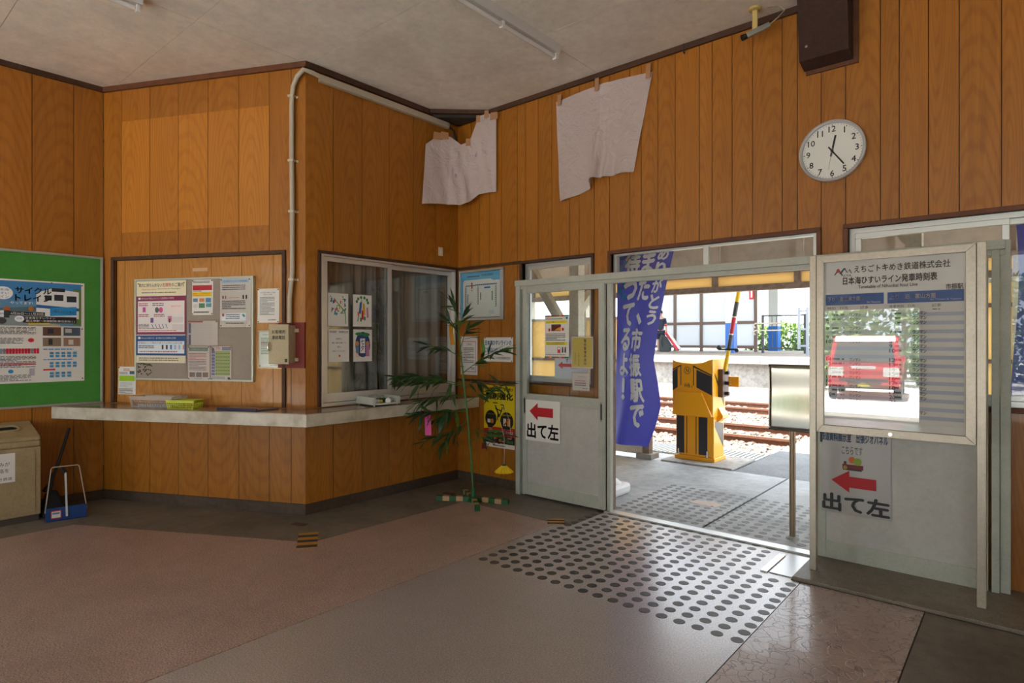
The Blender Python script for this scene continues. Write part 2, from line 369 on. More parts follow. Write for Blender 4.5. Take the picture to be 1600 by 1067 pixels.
# ---- ceiling: boards with open joints
cb = MB().box((-8.15, YF - .15, CEIL + .008), (XR + .15, YB + .12, CEIL + .16)); cb.box((-8.15, YF - 1.4, 3.0), (XR + .6, YF - .15, 3.12))  # second box: unseen street eave, added to block sun and high sky
ceil_o = cb.build('ceiling', mat('ceiling_joint_dark', (.16, .13, .10), .9), kind='structure')
for i in range(-3, 5):
    x0 = -4.459 + 1.705 * i
    for j in range(-6, 5):
        y0 = .925 + .875 * j; a, b_, c, d = max(x0, -8), min(x0 + 1.705, XR), max(y0, YF), min(y0 + .875, YB)
        if b_ - a < .05 or d - c < .05 or b_ < -6.4: continue
        MB().box((a + .002, c + .002, CEIL), (b_ - .002, d - .002, CEIL + .008)).build('ceiling_panel', PLASTER, ceil_o)
# ---- floor: separate fields of terrazzo and mortar
fb = MB()
for a in ((-8.15, YF - .15, XR + .15, YB),): fb.box((a[0], a[1], -.16), (a[2], a[3], -.003))
floor = fb.build('floor', mat('floor_joint_dark', (.06, .05, .045), .8), kind='structure')
def field(poly, m, z=0, h=.003): return MB().prism(poly, z - h, z).build('floor_field', m, floor)
YE = 3.765
field([(-5.56, YF), (-2.765, YF), (-2.765, YE), (-3.75, YE), (-3.80, 2.30), (-5.55, 1.35)][::1], FLOOR_P)
field([(-2.76, YF), (-1.005, YF), (-1.005, YE), (-1.06, YE), (-1.06, 4.25), (-2.64, 4.25), (-2.64, YE + .06), (-2.76, YE + .06)], FLOOR_S)
field([(-1.0, YF), (-.407, YF), (-.407, YE), (-1.0, YE)], FLOOR_C)
field([(-.40, YF), (XR, YF), (XR, YE), (-.40, YE)], FLOOR_G)
field([(-6.27, YF), (-5.565, YF), (-5.555, 1.353), (-3.805, 2.303), (-3.755, 3.77), (-2.645, 3.77), (-2.645, 4.36), (-4.44, 4.36), (-4.44, 2.64), (-6.27, 1.744)], FLOOR_G)
MB().prism([(-1.055, 3.775), (XR, 3.775), (XR, 4.36), (-1.055, 4.36)], -.003, .02).build('step_slab', speckle('brown_mortar_step', (.25, .21, .16), (.12, .1, .08), (.32, .28, .23), .5, 120, .5, .35), floor, bevel=.006)
# round dark dots set in the walkway, inside
dotm = MB().disc(0, 0, .029, .029, .0012, n=14); dotm.lathe([(.029, .0012), (.030, 0)], 14); dme = bpy.data.meshes.new('dot'); dme.from_pydata(dotm.V, [], dotm.F); dme.materials.append(DOT)
NX = 18; PX = (2.666 - 1.037) / (NX - 1)
for i in range(NX):
    for j in range(16):
        x, y = -2.666 + PX * i, 2.845 + .0942 * j
        if x > -1.30 and y > 3.74: continue
        link('dot', dme, floor, Matrix.Translation((x + random.uniform(-.002, .002), y, 0)))
# steel plate, threshold rail and tape marks
MB().box((-1.19, 3.80, .0), (-.99, 4.20, .006)).build('threshold_plate', mat('worn_steel_plate', (.42, .43, .43), .3, .8), label='flat worn steel plate on the floor beside the timetable leg', cat='plate')
MB().box((-1.24, 3.79, .0), (-1.20, 4.16, .009)).build('floor_strip', mat('worn_aluminium_strip', (.75, .75, .74), .3, .8), label='short bright metal strip along the edge of the steel plate', cat='strip')
MB().box((-2.64, 4.255, -.003), (-1.06, 4.30, .012)).box((-2.64, 4.31, -.003), (-1.06, 4.36, .006)).build('trim_1', ALU, kind='structure')
def tape_mark(cx, cy, hl, rz, label, n):
    b = MB(); b.box((-.068, -hl, 0), (.068, hl, .003)); q = 2 * hl / n
    for k in range(n): y = -hl + q * k; b.prism([(-.068, y + q * .1), (.068, y), (.068, y + q * .45), (-.068, y + q * .55)], .003, .0036, 1)
    return b.build('floor_tape', [mat('hazard_orange', (.50, .24, .04), .6), mat('hazard_black', (.03, .03, .03), .6)], mw=at(cx, cy, 0, rz), label=label, cat='tape')
tape_mark(-3.86, 2.31, .17, R(57), 'striped orange and black tape strip on the floor below the counter corner', 3)
tape_mark(-2.79, 3.80, .07, R(40), 'striped orange and black tape patch at the edge of the dotted walkway', 2)
MB().box((-.06, -.03, 0), (.06, .03, .003)).build('floor_tape', mat('brown_tape', (.09, .045, .03), .6), mw=at(-4.24, 2.47, 0, R(20)), label='brown tape patch on the floor tight to the counter corner', cat='tape')
MB().box((-.06, -.03, 0), (.06, .03, .003)).build('floor_tape', MATS['brown_tape'], mw=at(-4.05, 3.86, 0, R(10)), label='brown tape patch on the floor behind the bamboo stand', cat='tape')

# ---- baseboards, ceiling trim and casings
def strip(name, F, s0, s1, t0, t1, n0, n1, m): return MB().box((s0, t0, n0), (s1, t1, n1)).build(name, m, mw=F, kind='structure')
BASE = speckle('scuffed_baseboard', (.085, .055, .035), (.06, .038, .025), (.12, .08, .055), .6, 25, .5, .35)
strip('baseboard_corner', FC, 0, CHL + .005, 0, .085, -.005, .012, BASE); strip('baseboard_office', FW, 2.635, YB, 0, .085, -.005, .012, BASE)
strip('baseboard_left', FL, YF, C3.y, 0, .085, -.005, .012, BASE); strip('baseboard_back', FB, XW, -3.6, 0, .085, -.005, .014, BASE)
strip('trim_2', FB, XW, XR, CEIL - .045, CEIL - .001, 0, .022, W_TRIM); strip('trim_3', FW, 2.63, YB, CEIL - .05, CEIL - .001, 0, .024, W_TRIM)
strip('trim_4', FC, 0, CHL + .01, CEIL - .045, CEIL - .001, 0, .022, W_TRIM2); strip('trim_5', FL, YF, C3.y, CEIL - .045, CEIL - .001, 0, .022, W_TRIM)
def casing(name, F, h, w, n1, m, sides='lrtb', n0=-.09):
    s0, s1, z0, z1 = h; r = MB()
    if 't' in sides: r.box((s0 - w, z1, n0), (s1 + w, z1 + w, n1))
    if 'b' in sides: r.box((s0 - w, z0 - w, n0), (s1 + w, z0, n1))
    if 'l' in sides: r.box((s0 - w, z0, n0), (s0, z1, n1))
    if 'r' in sides: r.box((s1, z0, n0), (s1 + w, z1, n1))
    return r.build(name, m, mw=F, kind='structure', bevel=.003)
casing('trim_6', FC, TB, .032, .016, W_TRIM, 'lrt', -.02); casing('trim_7', FW, OW, .028, .016, W_TRIM, 'lrt', -.03)
casing('trim_8', FB, W1, .024, .02, W_TRIM, 'lrtb', -.055); casing('trim_9', FB, (DR[0], DR[1], 1.95, DR[3]), .028, .022, W_TRIM2, 'lrt', -.055); casing('trim_10', FB, W2, .028, .022, W_TRIM2, 'lrtb', -.055)
strip('trim_11', FB, XW, -3.6, 2.128, 2.152, 0, .02, W_TRIM)
strip('trim_12', FB, XW, -3.6, 1.0, 1.022, 0, .018, W_TRIM)
strip('trim_13', FB, -2.72, -2.618, .0, 1.95, -.05, .012, W_OLD)      # weathered post left of the doorway
strip('trim_14', FB, -1.06, -1.0, .0, 1.95, -.055, .012, W_TRIM2)

# ---- windows
def sash(parent, s0, s1, t0, t1, n, w=.03, d=.025, m=ALU, g=GLASS, wb=None, name='sash'):
    wb = wb or w; r = MB(); r.box((s0, t0, n - d), (s1, t0 + wb, n)); r.box((s0, t1 - w, n - d), (s1, t1, n)); r.box((s0, t0 + wb, n - d), (s0 + w, t1 - w, n)); r.box((s1 - w, t0 + wb, n - d), (s1, t1 - w, n))
    f = r.build(name, m, parent, bevel=.002)
    if g: MB().box((s0 + w, t0 + wb, n - d / 2 - .002), (s1 - w, t1 - w, n - d / 2 + .002)).build('pane', g, f)
    return f
def window(name, F, h, fw=.025, n=-.04):
    s0, s1, t0, t1 = h; r = MB(); d = .05
    r.box((s0, t0, n - d), (s1, t0 + fw, n)); r.box((s0, t1 - fw, n - d), (s1, t1, n)); r.box((s0, t0 + fw, n - d), (s0 + fw, t1 - fw, n)); r.box((s1 - fw, t0 + fw, n - d), (s1, t1 - fw, n))
    return r.build(name, ALU, mw=F, kind='structure')
w1 = window('window_1', FB, W1)
sash(w1, -3.56, -2.845, 1.055, 2.10, -.045)
w2 = window('window_2', FB, W2, .032, -.03)
sash(w2, -.843, -.075, 1.062, 2.093, -.035, .034); sash(w2, -.11, .60, 1.062, 2.093, -.062, .034); sash(w2, .58, 1.27, 1.062, 2.093, -.035, .034)
# transom over the doorway
tr = MB(); tr.box((DR[0], 1.95, -.08), (DR[1], 1.975, -.03)); tr.box((DR[0], 2.11, -.08), (DR[1], 2.125, -.03)); tr.box((DR[0], 1.975, -.08), (DR[0] + .03, 2.11, -.03)); tr.box((DR[1] - .03, 1.975, -.08), (DR[1], 2.11, -.03)); tr.box((-1.85, 1.975, -.08), (-1.81, 2.11, -.025))
t_o = tr.build('window_3', ALU, mw=FB, kind='structure')
MB().box((DR[0] + .03, 1.975, -.056), (-1.85, 2.11, -.052)).build('pane', GLASS, t_o); MB().box((-1.81, 1.975, -.056), (DR[1] - .03, 2.11, -.052)).build('pane', GLASS, t_o)
# office window: two sliding sashes
w4 = MB(); s0, s1, t0, t1 = OW
w4.box((s0, t0, -.07), (s1, t0 + .03, .02)); w4.box((s0, t1 - .018, -.07), (s1, t1, .02)); w4.box((s0, t0 + .03, -.07), (s0 + .02, t1 - .018, .02)); w4.box((s1 - .02, t0 + .03, -.07), (s1, t1 - .018, .02))
w4 = w4.build('window_4', mat('pale_aluminium', (.62, .60, .57), .36, .6), mw=FW, kind='structure', bevel=.002)
AL2 = MATS['pale_aluminium']
sash(w4, 2.797, 3.50, .893, 2.105, .012, .035, .024, AL2, GLASS_D, .075); sash(w4, 3.455, 4.283, .893, 2.105, -.02, .04, .024, AL2, GLASS_D, .085)
# ---- sliding door frame (surface mounted inside), left leaf closed against the wall, right leaf behind the timetable
n_d = YB - 4.27
df = MB(); df.box((-3.585, 1.905, n_d - .06), (-.09, 1.957, n_d + .025)); df.box((-3.585, 1.875, n_d - .05), (-.09, 1.905, n_d + .005))
df.box((-3.585, 0, n_d - .06), (-3.535, 1.905, n_d + .012)); df.box((-3.53, 0, n_d - .06), (-3.505, 1.88, n_d - .02))
df.box((-2.632, 0, n_d - .07), (-2.60, 1.88, n_d - .022)); df.box((-.15, .02, n_d - .05), (-.115, 1.905, n_d + .02)); df.box((-.113, .02, n_d - .06), (-.068, 1.957, n_d + .0)); df.box((-1.068, 0, n_d - .07), (-1.04, 1.88, n_d - .025))
df.build('door_3', ALU_G, mw=FB, kind='structure', bevel=.002)
def door_leaf(name, s0, s1):
    st = .052; r = MB(); n0, n1 = n_d - .02, n_d + .015; z0, z1 = .018, 1.885
    r.box((s0, z0, n0), (s0 + st, z1, n1)); r.box((s1 - st, z0, n0), (s1, z1, n1))
    r.box((s0 + st, z1 - .05, n0), (s1 - st, z1, n1)); r.box((s0 + st, z0, n0), (s1 - st, z0 + .11, n1)); r.box((s0 + st, .84, n0), (s1 - st, .93, n1))
    d = r.build(name, ALU_G, mw=FB, kind='structure', bevel=.0025)
    MB().box((s0 + st, z0 + .11, n0 + .006), (s1 - st, .84, n1 - .008)).build('lower_panel', ALU_P, d)
    MB().box((s0 + st, .93, n_d - .004), (s1 - st, z1 - .05, n_d)).build('pane', GLASS, d)
    for x in (s0 + .014, s1 - st + .016):
        hd = MB().box((x, .74, n1 - .001), (x + .024, .90, n1 + .002)); hd.box((x + .005, .755, n1 + .0015), (x + .019, .885, n1 + .003), 1)
        hd.build('handle', [mat('handle_grey', (.35, .36, .33), .4, .5), BLACK], d)
    return d
dl1 = door_leaf('door_1', -3.50, -2.638); dl2 = door_leaf('door_2', -1.035, -.165)

# ================================================================== OUTSIDE, TRACK SIDE
slab = MB().box((-9, YB + .12, -.2), (5, 6.52, 0)).box((-2.63, YB - .02, -.2), (-1.06, YB + .12, -.001)).build('path_platform', CONC, kind='structure')
MB().box((-1.868, 4.40, 0), (-1.852, 6.52, .0012)).build('joint_line', mat('joint_black', (.05, .05, .05), .8), slab)
dmo = dme.copy(); dmo.materials.clear(); dmo.materials.append(speckle('worn_grey_dot', (.20, .20, .20), (.13, .13, .13), (.3, .3, .3), .6, 40, .7, .4))
for i in range(17):
    for j in range(12):
        x, y = -2.62 + PX * i, 4.46 + .0945 * j
        if (x + 1.269) ** 2 + (y - 4.481) ** 2 < .004: continue
        link('dot', dmo, slab, Matrix.Translation((x, y, 0)))
for px in range(3): MB().prism([(-2.25 + .07 * px, 5.02 + .04 * px), (-2.10 + .05 * px, 4.98), (-2.06 + .04 * px, 5.10), (-2.22 + .06 * px, 5.13 + .02 * px)], .0005, .0018 + .0004 * px).build('worn_patch', mat('worn_mortar', (.55, .46, .40), .8), slab)
MB().box((-2.42, 6.53, -.2), (5, 9.0, -.004)).build('ground_asphalt', ASPH, kind='structure')
MB().box((-9, 6.53, -.2), (-2.42, 7.15, -.03)).build('ground_kerb', CONC, kind='structure')
gr = MB().box((-9, 7.15, -.2), (-2.42, 7.85, -.035))
gr = gr.build('ground_drain', mat('grating_dark', (.16, .16, .15), .6), kind='structure')
for k in range(48): MB().box((-5.3 + .06 * k, 7.16, -.035), (-5.3 + .06 * k + .035, 7.84, -.01)).build('grating_bar', mat('grating_bar_grey', (.40, .40, .38), .5, .2), gr)
MB().box((-40, 7.85, -.4), (30, 60, -.15)).build('ground_ballast', speckle('ballast_bed', (.17, .14, .115), (.09, .07, .055), (.24, .2, .17), .9, 30, .9, .3), kind='structure')
MB().box((-2.45, 9.0, -.35), (5, 15.3, -.012)).build('path_crossing', speckle('crossing_concrete', (.27, .245, .23), (.2, .18, .17), (.32, .295, .28), .8, 40, .5, .25), kind='structure')
# loose ballast stones
ico_t = (1 + 5 ** .5) / 2
iv = np.array([(-1, ico_t, 0), (1, ico_t, 0), (-1, -ico_t, 0), (1, -ico_t, 0), (0, -1, ico_t), (0, 1, ico_t), (0, -1, -ico_t), (0, 1, -ico_t), (ico_t, 0, -1), (ico_t, 0, 1), (-ico_t, 0, -1), (-ico_t, 0, 1)]) / 1.902
itr = np.array([(0, 11, 5), (0, 5, 1), (0, 1, 7), (0, 7, 10), (0, 10, 11), (1, 5, 9), (5, 11, 4), (11, 10, 2), (10, 7, 6), (7, 1, 8), (3, 9, 4), (3, 4, 2), (3, 2, 6), (3, 6, 8), (3, 8, 9), (4, 9, 5), (2, 4, 11), (6, 2, 10), (8, 6, 7), (9, 8, 1)])
N = 7000
px_ = rng.uniform(-8.8, -2.3, N); py_ = 7.88 + (rng.uniform(0, 1, N) ** 1.5) * 7.3; px_ = np.where(px_ < -4.5 - (py_ - 7.9) * .62, px_ + 3.2, px_); px_ = np.minimum(px_, np.where(py_ > 8.9, -2.5, -2.45))
sc = rng.uniform(.025, .055, N)
jit = iv[None] * rng.uniform(.65, 1.25, (N, 12, 1)) * sc[:, None, None] * np.array([1, 1, .75]); cz = -.15 + sc * rng.uniform(-.1, .9, N)
vv = (jit + np.stack([px_, py_, cz], 1)[:, None]).reshape(-1, 3); ff = (itr[None] + 12 * np.arange(N)[:, None, None]).reshape(-1, 3)
me = bpy.data.meshes.new('ballast_stones'); me.from_pydata(vv.tolist(), [], ff.tolist())
SM = speckle('ballast_stone', (.20, .165, .135), (.09, .07, .055), (.30, .26, .23), .85, 9, .95, .3); me.materials.append(SM)
link('ballast_gravel', me, label='pale brown ballast stones heaped between the rails', cat='gravel', kind='stuff')
# rails: each a real rail section
RUST = speckle('rusty_rail', (.13, .047, .024), (.08, .03, .015), (.18, .075, .042), .7, 30, .5, .2); SHINE = mat('rail_head', (.17, .09, .065), .4, .3)
prof = [(-.063, 0), (.063, 0), (.063, .012), (.012, .03), (.012, .105), (.032, .118), (.032, .15), (-.032, .15), (-.032, .118), (-.012, .105), (-.012, .03), (-.063, .012)]
for y, lb in ((9.15, 'rusty rail closest to the barrier machine'), (10.35, 'second rusty rail behind the barrier machine'), (12.95, 'third rusty rail, nearer one of the far track'), (14.15, 'fourth rusty rail, below the opposite platform')):
    b = MB(); n = len(prof); x0, x1 = -22, -2.5
    b.add([(x0, p, q) for p, q in prof] + [(x1, p, q) for p, q in prof], [(k, (k + 1) % n, n + (k + 1) % n, n + k) for k in range(n)] + [tuple(range(n))[::-1], tuple(range(n, 2 * n))])
    b.box((x0, -.032, .15), (x1, .032, .1515), 1)
    b.build('rail', [RUST, SHINE], mw=at(0, y, -.15), label=lb, cat='rail', group='rails of the two tracks')
def X_at(px, Y): a = (px - 800) / FPX; return Y * (-math.sin(YAW) + a * math.cos(YAW)) / (math.cos(YAW) + a * math.sin(YAW))
# ---- opposite platform
PZ = .97
pl = MB().box((-45, 15.45, -.4), (30, 70, PZ)).build('path_far_platform', CONC_W, kind='structure')
for k in range(18): MB().box((-14 + .9 * k, 15.28, PZ - .13), (-14 + .9 * k + .89, 15.6, PZ + .012)).build('edge_slab', mat('platform_edge_white', (.30, .29, .27), .8), pl)
BROWN = mat('brown_steel_frame', (.16, .11, .085), .6)
fr_ = MB().box((-32, 16.6, 4.55), (-2.0, 29.5, 4.75)).build('canopy_far_roof', PAINT_PINK, kind='structure')
scr = empty('wind_screen', at(0, 25.5, PZ), 'white panelled wind screen with brown frame on the far platform', 'screen')
pxs = [985, 1018, 1055, 1096, 1138, 1181]; xs = [X_at(p, 25.5) for p in pxs]
for x in xs: MB().box((x - .06, -.05, 0), (x + .06, .05, 3.6)).build('post', BROWN, scr)
for z in (.20, 1.22): 
    for a, b_ in zip(xs, xs[1:]): MB().box((a + .06, -.04, z - .06), (b_ - .06, .04, z + .06)).build('crossbar', BROWN, scr)
SCR = trans_mat('white_screen_panel', (.80, .83, .86), .6)
for a, b_ in zip(xs, xs[1:]):
    for z0, z1 in ((.26, 1.16), (1.28, 3.5)): MB().box((a + .06, -.012, z0), (b_ - .06, .012, z1)).build('panel', SCR, scr)
sg = MB().box((X_at(1174, 25.4) - .09, -.09, 2.17), (X_at(1174, 25.4) + .09, -.05, 2.59)).build('sign_plate', mat('red_sign', (.60, .025, .04), .5), scr); sg['label'] = 'small red sign plate'
MB().box((X_at(1174, 25.4) - .035, -.094, 2.25), (X_at(1174, 25.4) + .035, -.09, 2.52)).build('sign_print', WHITE, sg)
BLUE = mat('blue_pillar_paint', (.012, .12, .46), .5); GRY = mat('pale_pillar_paint', (.55, .60, .60), .6)
for px, Y, w, lb in ((1142.5, 23.0, .33, 'pillar with blue base and pale top in front of the wind screen'), (1210, 29, .42, 'pillar with blue base behind the dark platform railing')):
    p = empty('platform_pillar', at(X_at(px, Y), Y, PZ), lb, 'pillar', 'far platform pillars')
    MB().box((-w / 2, -w / 2, 0), (w / 2, w / 2, 1.13)).build('base', BLUE, p); MB().box((-w / 2, -w / 2, 1.13), (w / 2, w / 2, 3.58)).build('shaft', GRY, p)
DARK = mat('dark_railing', (.03, .034, .042), .5)
rl = empty('platform_railing', at(X_at(1192, 23.2), 23.2, PZ), 'dark metal railing with thin bars on the far platform', 'railing')
x1 = X_at(1258, 23.2) - X_at(1192, 23.2)
for x in (0, x1): MB().box((x - .04, -.04, 0), (x + .04, .04, 1.42)).build('post', DARK, rl)
for z in (.18, 1.38): MB().box((.04, -.025, z - .025), (x1 - .04, .025, z + .025)).build('crossbar', DARK, rl)
for k in range(1, 9): MB().cyl((x1 * k / 9, 0, .2), (x1 * k / 9, 0, 1.36), .012, n=6).build('bar', DARK, rl)
for z in (.84, 1.10): MB().tube([(-.25, -.1, z - .16), (-.32, -.1, z - .08), (-.25, -.1, z), (0, -.1, z), (.7, -.1, z)], .028, 8).build('handrail', mat('cream_handrail', (.55, .50, .41), .5), rl, smooth=50)
gt = empty('platform_gate', at(X_at(1255, 19.5), 19.5, PZ), 'grey folded metal gate standing at the end of the dark railing', 'gate')
for x in (-.12, .12): MB().box((x - .035, -.03, .0 if x > 0 else .2), (x + .035, .03, 1.45)).build('post', mat('grey_gate', (.22, .24, .28), .5), gt)
for z in (.3, .8, 1.35): MB().box((-.085, -.02, z - .03), (.085, .02, z + .03)).build('crossbar', MATS['grey_gate'], gt)
def foliage(name, c, r, n, size, cols, label, cat, squash=1.0, trunk=None):
    root = empty(name, at(*c), label, cat); 
    d = rng.normal(size=(n, 3)); d /= np.linalg.norm(d, axis=1)[:, None]; rad = rng.uniform(.55, 1, (n, 1)) ** .6
    lump = 1 + .22 * np.sin(d[:, :1] * 7 + c[0]) * np.cos(d[:, 2:] * 6 + c[1])
    p = d * rad * lump * np.array(r); a = rng.normal(size=(n, 3)); a /= np.linalg.norm(a, axis=1)[:, None]; b = np.cross(a, rng.normal(size=(n, 3))); b /= np.linalg.norm(b, axis=1)[:, None]
    s = rng.uniform(.6, 1.3, (n, 1)) * size
    q = np.stack([p - a * s, p - b * s * .5, p + a * s, p + b * s * .5], 1).reshape(-1, 3)
    me = bpy.data.meshes.new('foliage'); me.from_pydata(q.tolist(), [], (np.arange(n * 4).reshape(-1, 4)).tolist())
    for k in cols: me.materials.append(k)
    me.polygons.foreach_set('material_index', rng.integers(0, len(cols), n).tolist())
    f = link('foliage', me, root); f['kind'] = 'stuff'
    if trunk: MB().cyl((0, 0, -trunk), (0, 0, r[2] * .3), .12, .07, 8).build('trunk', W_OLD, root)
    return root
LV = [mat('leaf_a', (.08, .19, .028), .6), mat('leaf_b', (.13, .26, .04), .6), mat('leaf_c', (.19, .32, .06), .6), mat('leaf_d', (.05, .12, .025), .6)]
for px, Y, r, lb in ((1188, 31, (1.0, .8, .75), 'sunlit green bush beyond the far platform, left of the blue based pillar'), (1232, 31, (1.1, .8, .85), 'sunlit green bush seen through the bars of the dark railing'), (1272, 31, (.9, .8, .9), 'sunlit green bush behind the grey folded gate')):
    foliage('green_bush', (X_at(px, Y), Y, PZ + .55), r, 900, .12, LV[1:3], lb, 'bush')
# ---- traveller with luggage on the far platform
SKIN = mat('skin', (.62, .38, .28), .6); TEE = mat('navy_shirt', (.02, .03, .06), .8); REDC = mat('red_trim', (.55, .04, .05), .7)
def skinned(name, verts, edges, radii, m, parent, root=0, sub=2):
    me = bpy.data.meshes.new(name); me.from_pydata(verts, edges, []); me.materials.append(m); o = link(name, me, parent)
    md = o.modifiers.new('skin', 'SKIN'); 
    for i, r in enumerate(radii): me.skin_vertices[0].data[i].radius = (r, r) if not isinstance(r, tuple) else r
    for i in range(len(verts)): me.skin_vertices[0].data[i].use_root = (i == root)
    o.modifiers.new('sub', 'SUBSURF').levels = sub; o.modifiers['sub'].render_levels = sub
    return o
pz = empty('person', at(X_at(1032, 24.0), 24.0, PZ, R(25)), 'person in navy shirt with red sleeve trim and shorts standing by luggage', 'person')
bv = [(0, 0, .92), (0, 0, 1.1), (0, 0, 1.3), (0, .0, 1.43), (0, -.01, 1.52), (0, -.03, 1.60), (0, -.03, 1.70),
      (.17, 0, 1.38), (.23, .02, 1.12), (.25, -.08, .88), (.25, -.12, .80), (-.17, 0, 1.38), (-.22, .02, 1.12), (-.24, -.08, .88), (-.24, -.12, .80),
      (.09, 0, .88), (.10, -.02, .48), (.10, .02, .09), (.10, -.12, .04), (-.09, 0, .88), (-.10, .03, .48), (-.10, .06, .09), (-.10, -.08, .04)]
be = [(0, 1), (1, 2), (2, 3), (3, 4), (4, 5), (5, 6), (3, 7), (7, 8), (8, 9), (9, 10), (3, 11), (11, 12), (12, 13), (13, 14), (0, 15), (15, 16), (16, 17), (17, 18), (0, 19), (19, 20), (20, 21), (21, 22)]
br = [.13, .12, .14, .11, .055, .085, .085, .06, .045, .033, .035, .06, .045, .033, .035, .085, .06, .042, .04, .085, .06, .042, .04]
skinned('body', bv, be, br, SKIN, pz)
for sgn in (1, -1):                                     # five separate fingers on each hand
    for k in range(4):
        f0 = Vector((.25 * sgn, -.155 + .022 * k, .765)); ln = (.065, .078, .075, .055)[k]
        MB().tube([f0 + Vector((0, .02, .03)), f0, f0 + Vector((-.01 * sgn, -.005, -ln * .5)), f0 + Vector((-.028 * sgn, -.004, -ln))], [.009, .009, .008, .006], 6).build('finger', SKIN, pz)
    MB().tube([(.25 * sgn, -.135, .80), (.235 * sgn, -.168, .775), (.225 * sgn, -.18, .745)], [.011, .010, .008], 6).build('thumb', SKIN, pz)
skinned('shirt', [(0, 0, .86), (0, 0, 1.08), (0, 0, 1.3), (0, 0, 1.42), (.17, 0, 1.38), (.21, .01, 1.17), (-.17, 0, 1.38), (-.205, .01, 1.17)], [(0, 1), (1, 2), (2, 3), (3, 4), (4, 5), (3, 6), (6, 7)], [.16, .15, .165, .12, .085, .075, .085, .075], TEE, pz)
for sgn in (1, -1): MB().tube([(.208 * sgn, .01, 1.15), (.212 * sgn, .012, 1.09)], .068, 12).build('sleeve_trim', REDC, pz)
skinned('shorts', [(0, 0, .9), (.095, 0, .82), (.10, -.01, .5), (-.095, 0, .82), (-.10, .02, .5)], [(0, 1), (1, 2), (0, 3), (3, 4)], [.15, .115, .095, .115, .095], mat('navy_shorts', (.015, .02, .045), .8), pz)
hr = MB().ball((0, -.012, 1.685), (.098, .108, .10)); hr.build('hair', mat('dark_hair', (.02, .016, .013), .6), pz, smooth=60)
for sgn in (1, -1):
    MB().ball((.032 * sgn, -.118, 1.655), .011, 0, 8, 6).build('eye', BLACK, pz, smooth=50); MB().ball((.087 * sgn, -.02, 1.64), (.012, .022, .03), 0, 8, 6).build('ear', SKIN, pz, smooth=50)
MB().ball((0, -.125, 1.625), (.012, .02, .02), 0, 8, 6).build('nose', SKIN, pz, smooth=50); MB().box((-.022, -.117, 1.583), (.022, -.108, 1.591)).build('mouth', REDC, pz)
for sgn, dy in ((1, 0), (-1, .04)): MB().ball((.10 * sgn, -.06 + dy, .045), (.055, .13, .05)).build('shoe', mat('grey_shoe', (.35, .32, .30), .7), pz, smooth=60)
bgp = empty('backpack', at(X_at(1040, 23.6), 23.6, PZ, R(20)), 'dark backpack standing on the far platform beside the person', 'backpack')
MB().prism([(-.26, 0), (.2, 0), (.26, .25), (.05, .62), (-.16, .75), (-.27, .5)], -.14, .14).build('body', mat('charcoal_bag', (.05, .06, .065), .8), bgp, Matrix.Rotation(R(90), 4, 'X'), bevel=.05)
MB().tube([(-.1, -.15, .2), (-.14, -.19, .45), (-.1, -.15, .62)], .02, 6).build('strap', BLACK, bgp)
rb = empty('sports_bag', at(X_at(1046, 23.4), 23.4, PZ), 'long red and white bag leaning beside the backpack', 'bag')
MB().bar((.42, 0, .08), (-.16, .02, .82), .16, .13).build('body', mat('red_bag', (.62, .03, .06), .6), rb, bevel=.03); MB().bar((.50, -.02, .10), (-.06, 0, .83), .17, .045).build('side_panel', WHITE, rb, bevel=.01)
MB().tube([(-.1, -.09, .75), (.0, -.16, .62), (.12, -.09, .48)], .012, 6).build('handle', BLACK, rb)
# ---- canopy over the station platform
YC = 6.6
roof = MB().bar((-2, YB + .08, 3.02), (-2, 7.35, 2.82), 14, .06, up=(0, 0, 1)).build('canopy_roof', PAINT_PINK, kind='structure')
for k in range(11):
    x = -6.6 + .86 * k; MB().bar((x, YB + .08, 2.94), (x, 7.3, 2.74), .07, .09).build('rafter', CREAM_P, roof)
for y, z, nm in ((5.45, 2.52, 'purlin'),): MB().box((-9, y - .06, z - .08), (5, y + .06, z + .06)).build(nm, CREAM_P, roof)
MB().box((-9, YB + .10, 2.25), (5, YB + .21, 2.40)).build('wall_plate', CREAM_P, roof)
fas = MB().box((-9, YC - .02, 2.16), (5, YC + .02, 2.80)).build('canopy_fascia', PAINT_PINK, kind='structure')
for k in range(16): MB().box((-8.67 + .86 * k, YC - .05, 2.16), (-8.60 + .86 * k, YC - .02, 2.80)).build('batten', PAINT_PINK, fas)
BEAM = speckle('faded_brown_beam', (.36, .26, .20), (.22, .15, .11), (.45, .35, .28), .75, 18, .5, .3)
MB().box((-9, YC - .05, 1.945), (5, YC + .05, 2.005)).build('beam', BEAM, fas); MB().box((-9, YC - .045, 2.115), (5, YC + .045, 2.17)).build('beam', BEAM, fas)
for k in range(16):
    x = -8.67 + .86 * k; MB().box((x - .02, YC - .045, 2.005), (x + .04, YC + .045, 2.115)).build('strut', BEAM, fas)
    MB().box((x + .04, YC - .01, 2.005), (x + .84, YC + .01, 2.115)).build('panel', YEL_PANEL, fas)
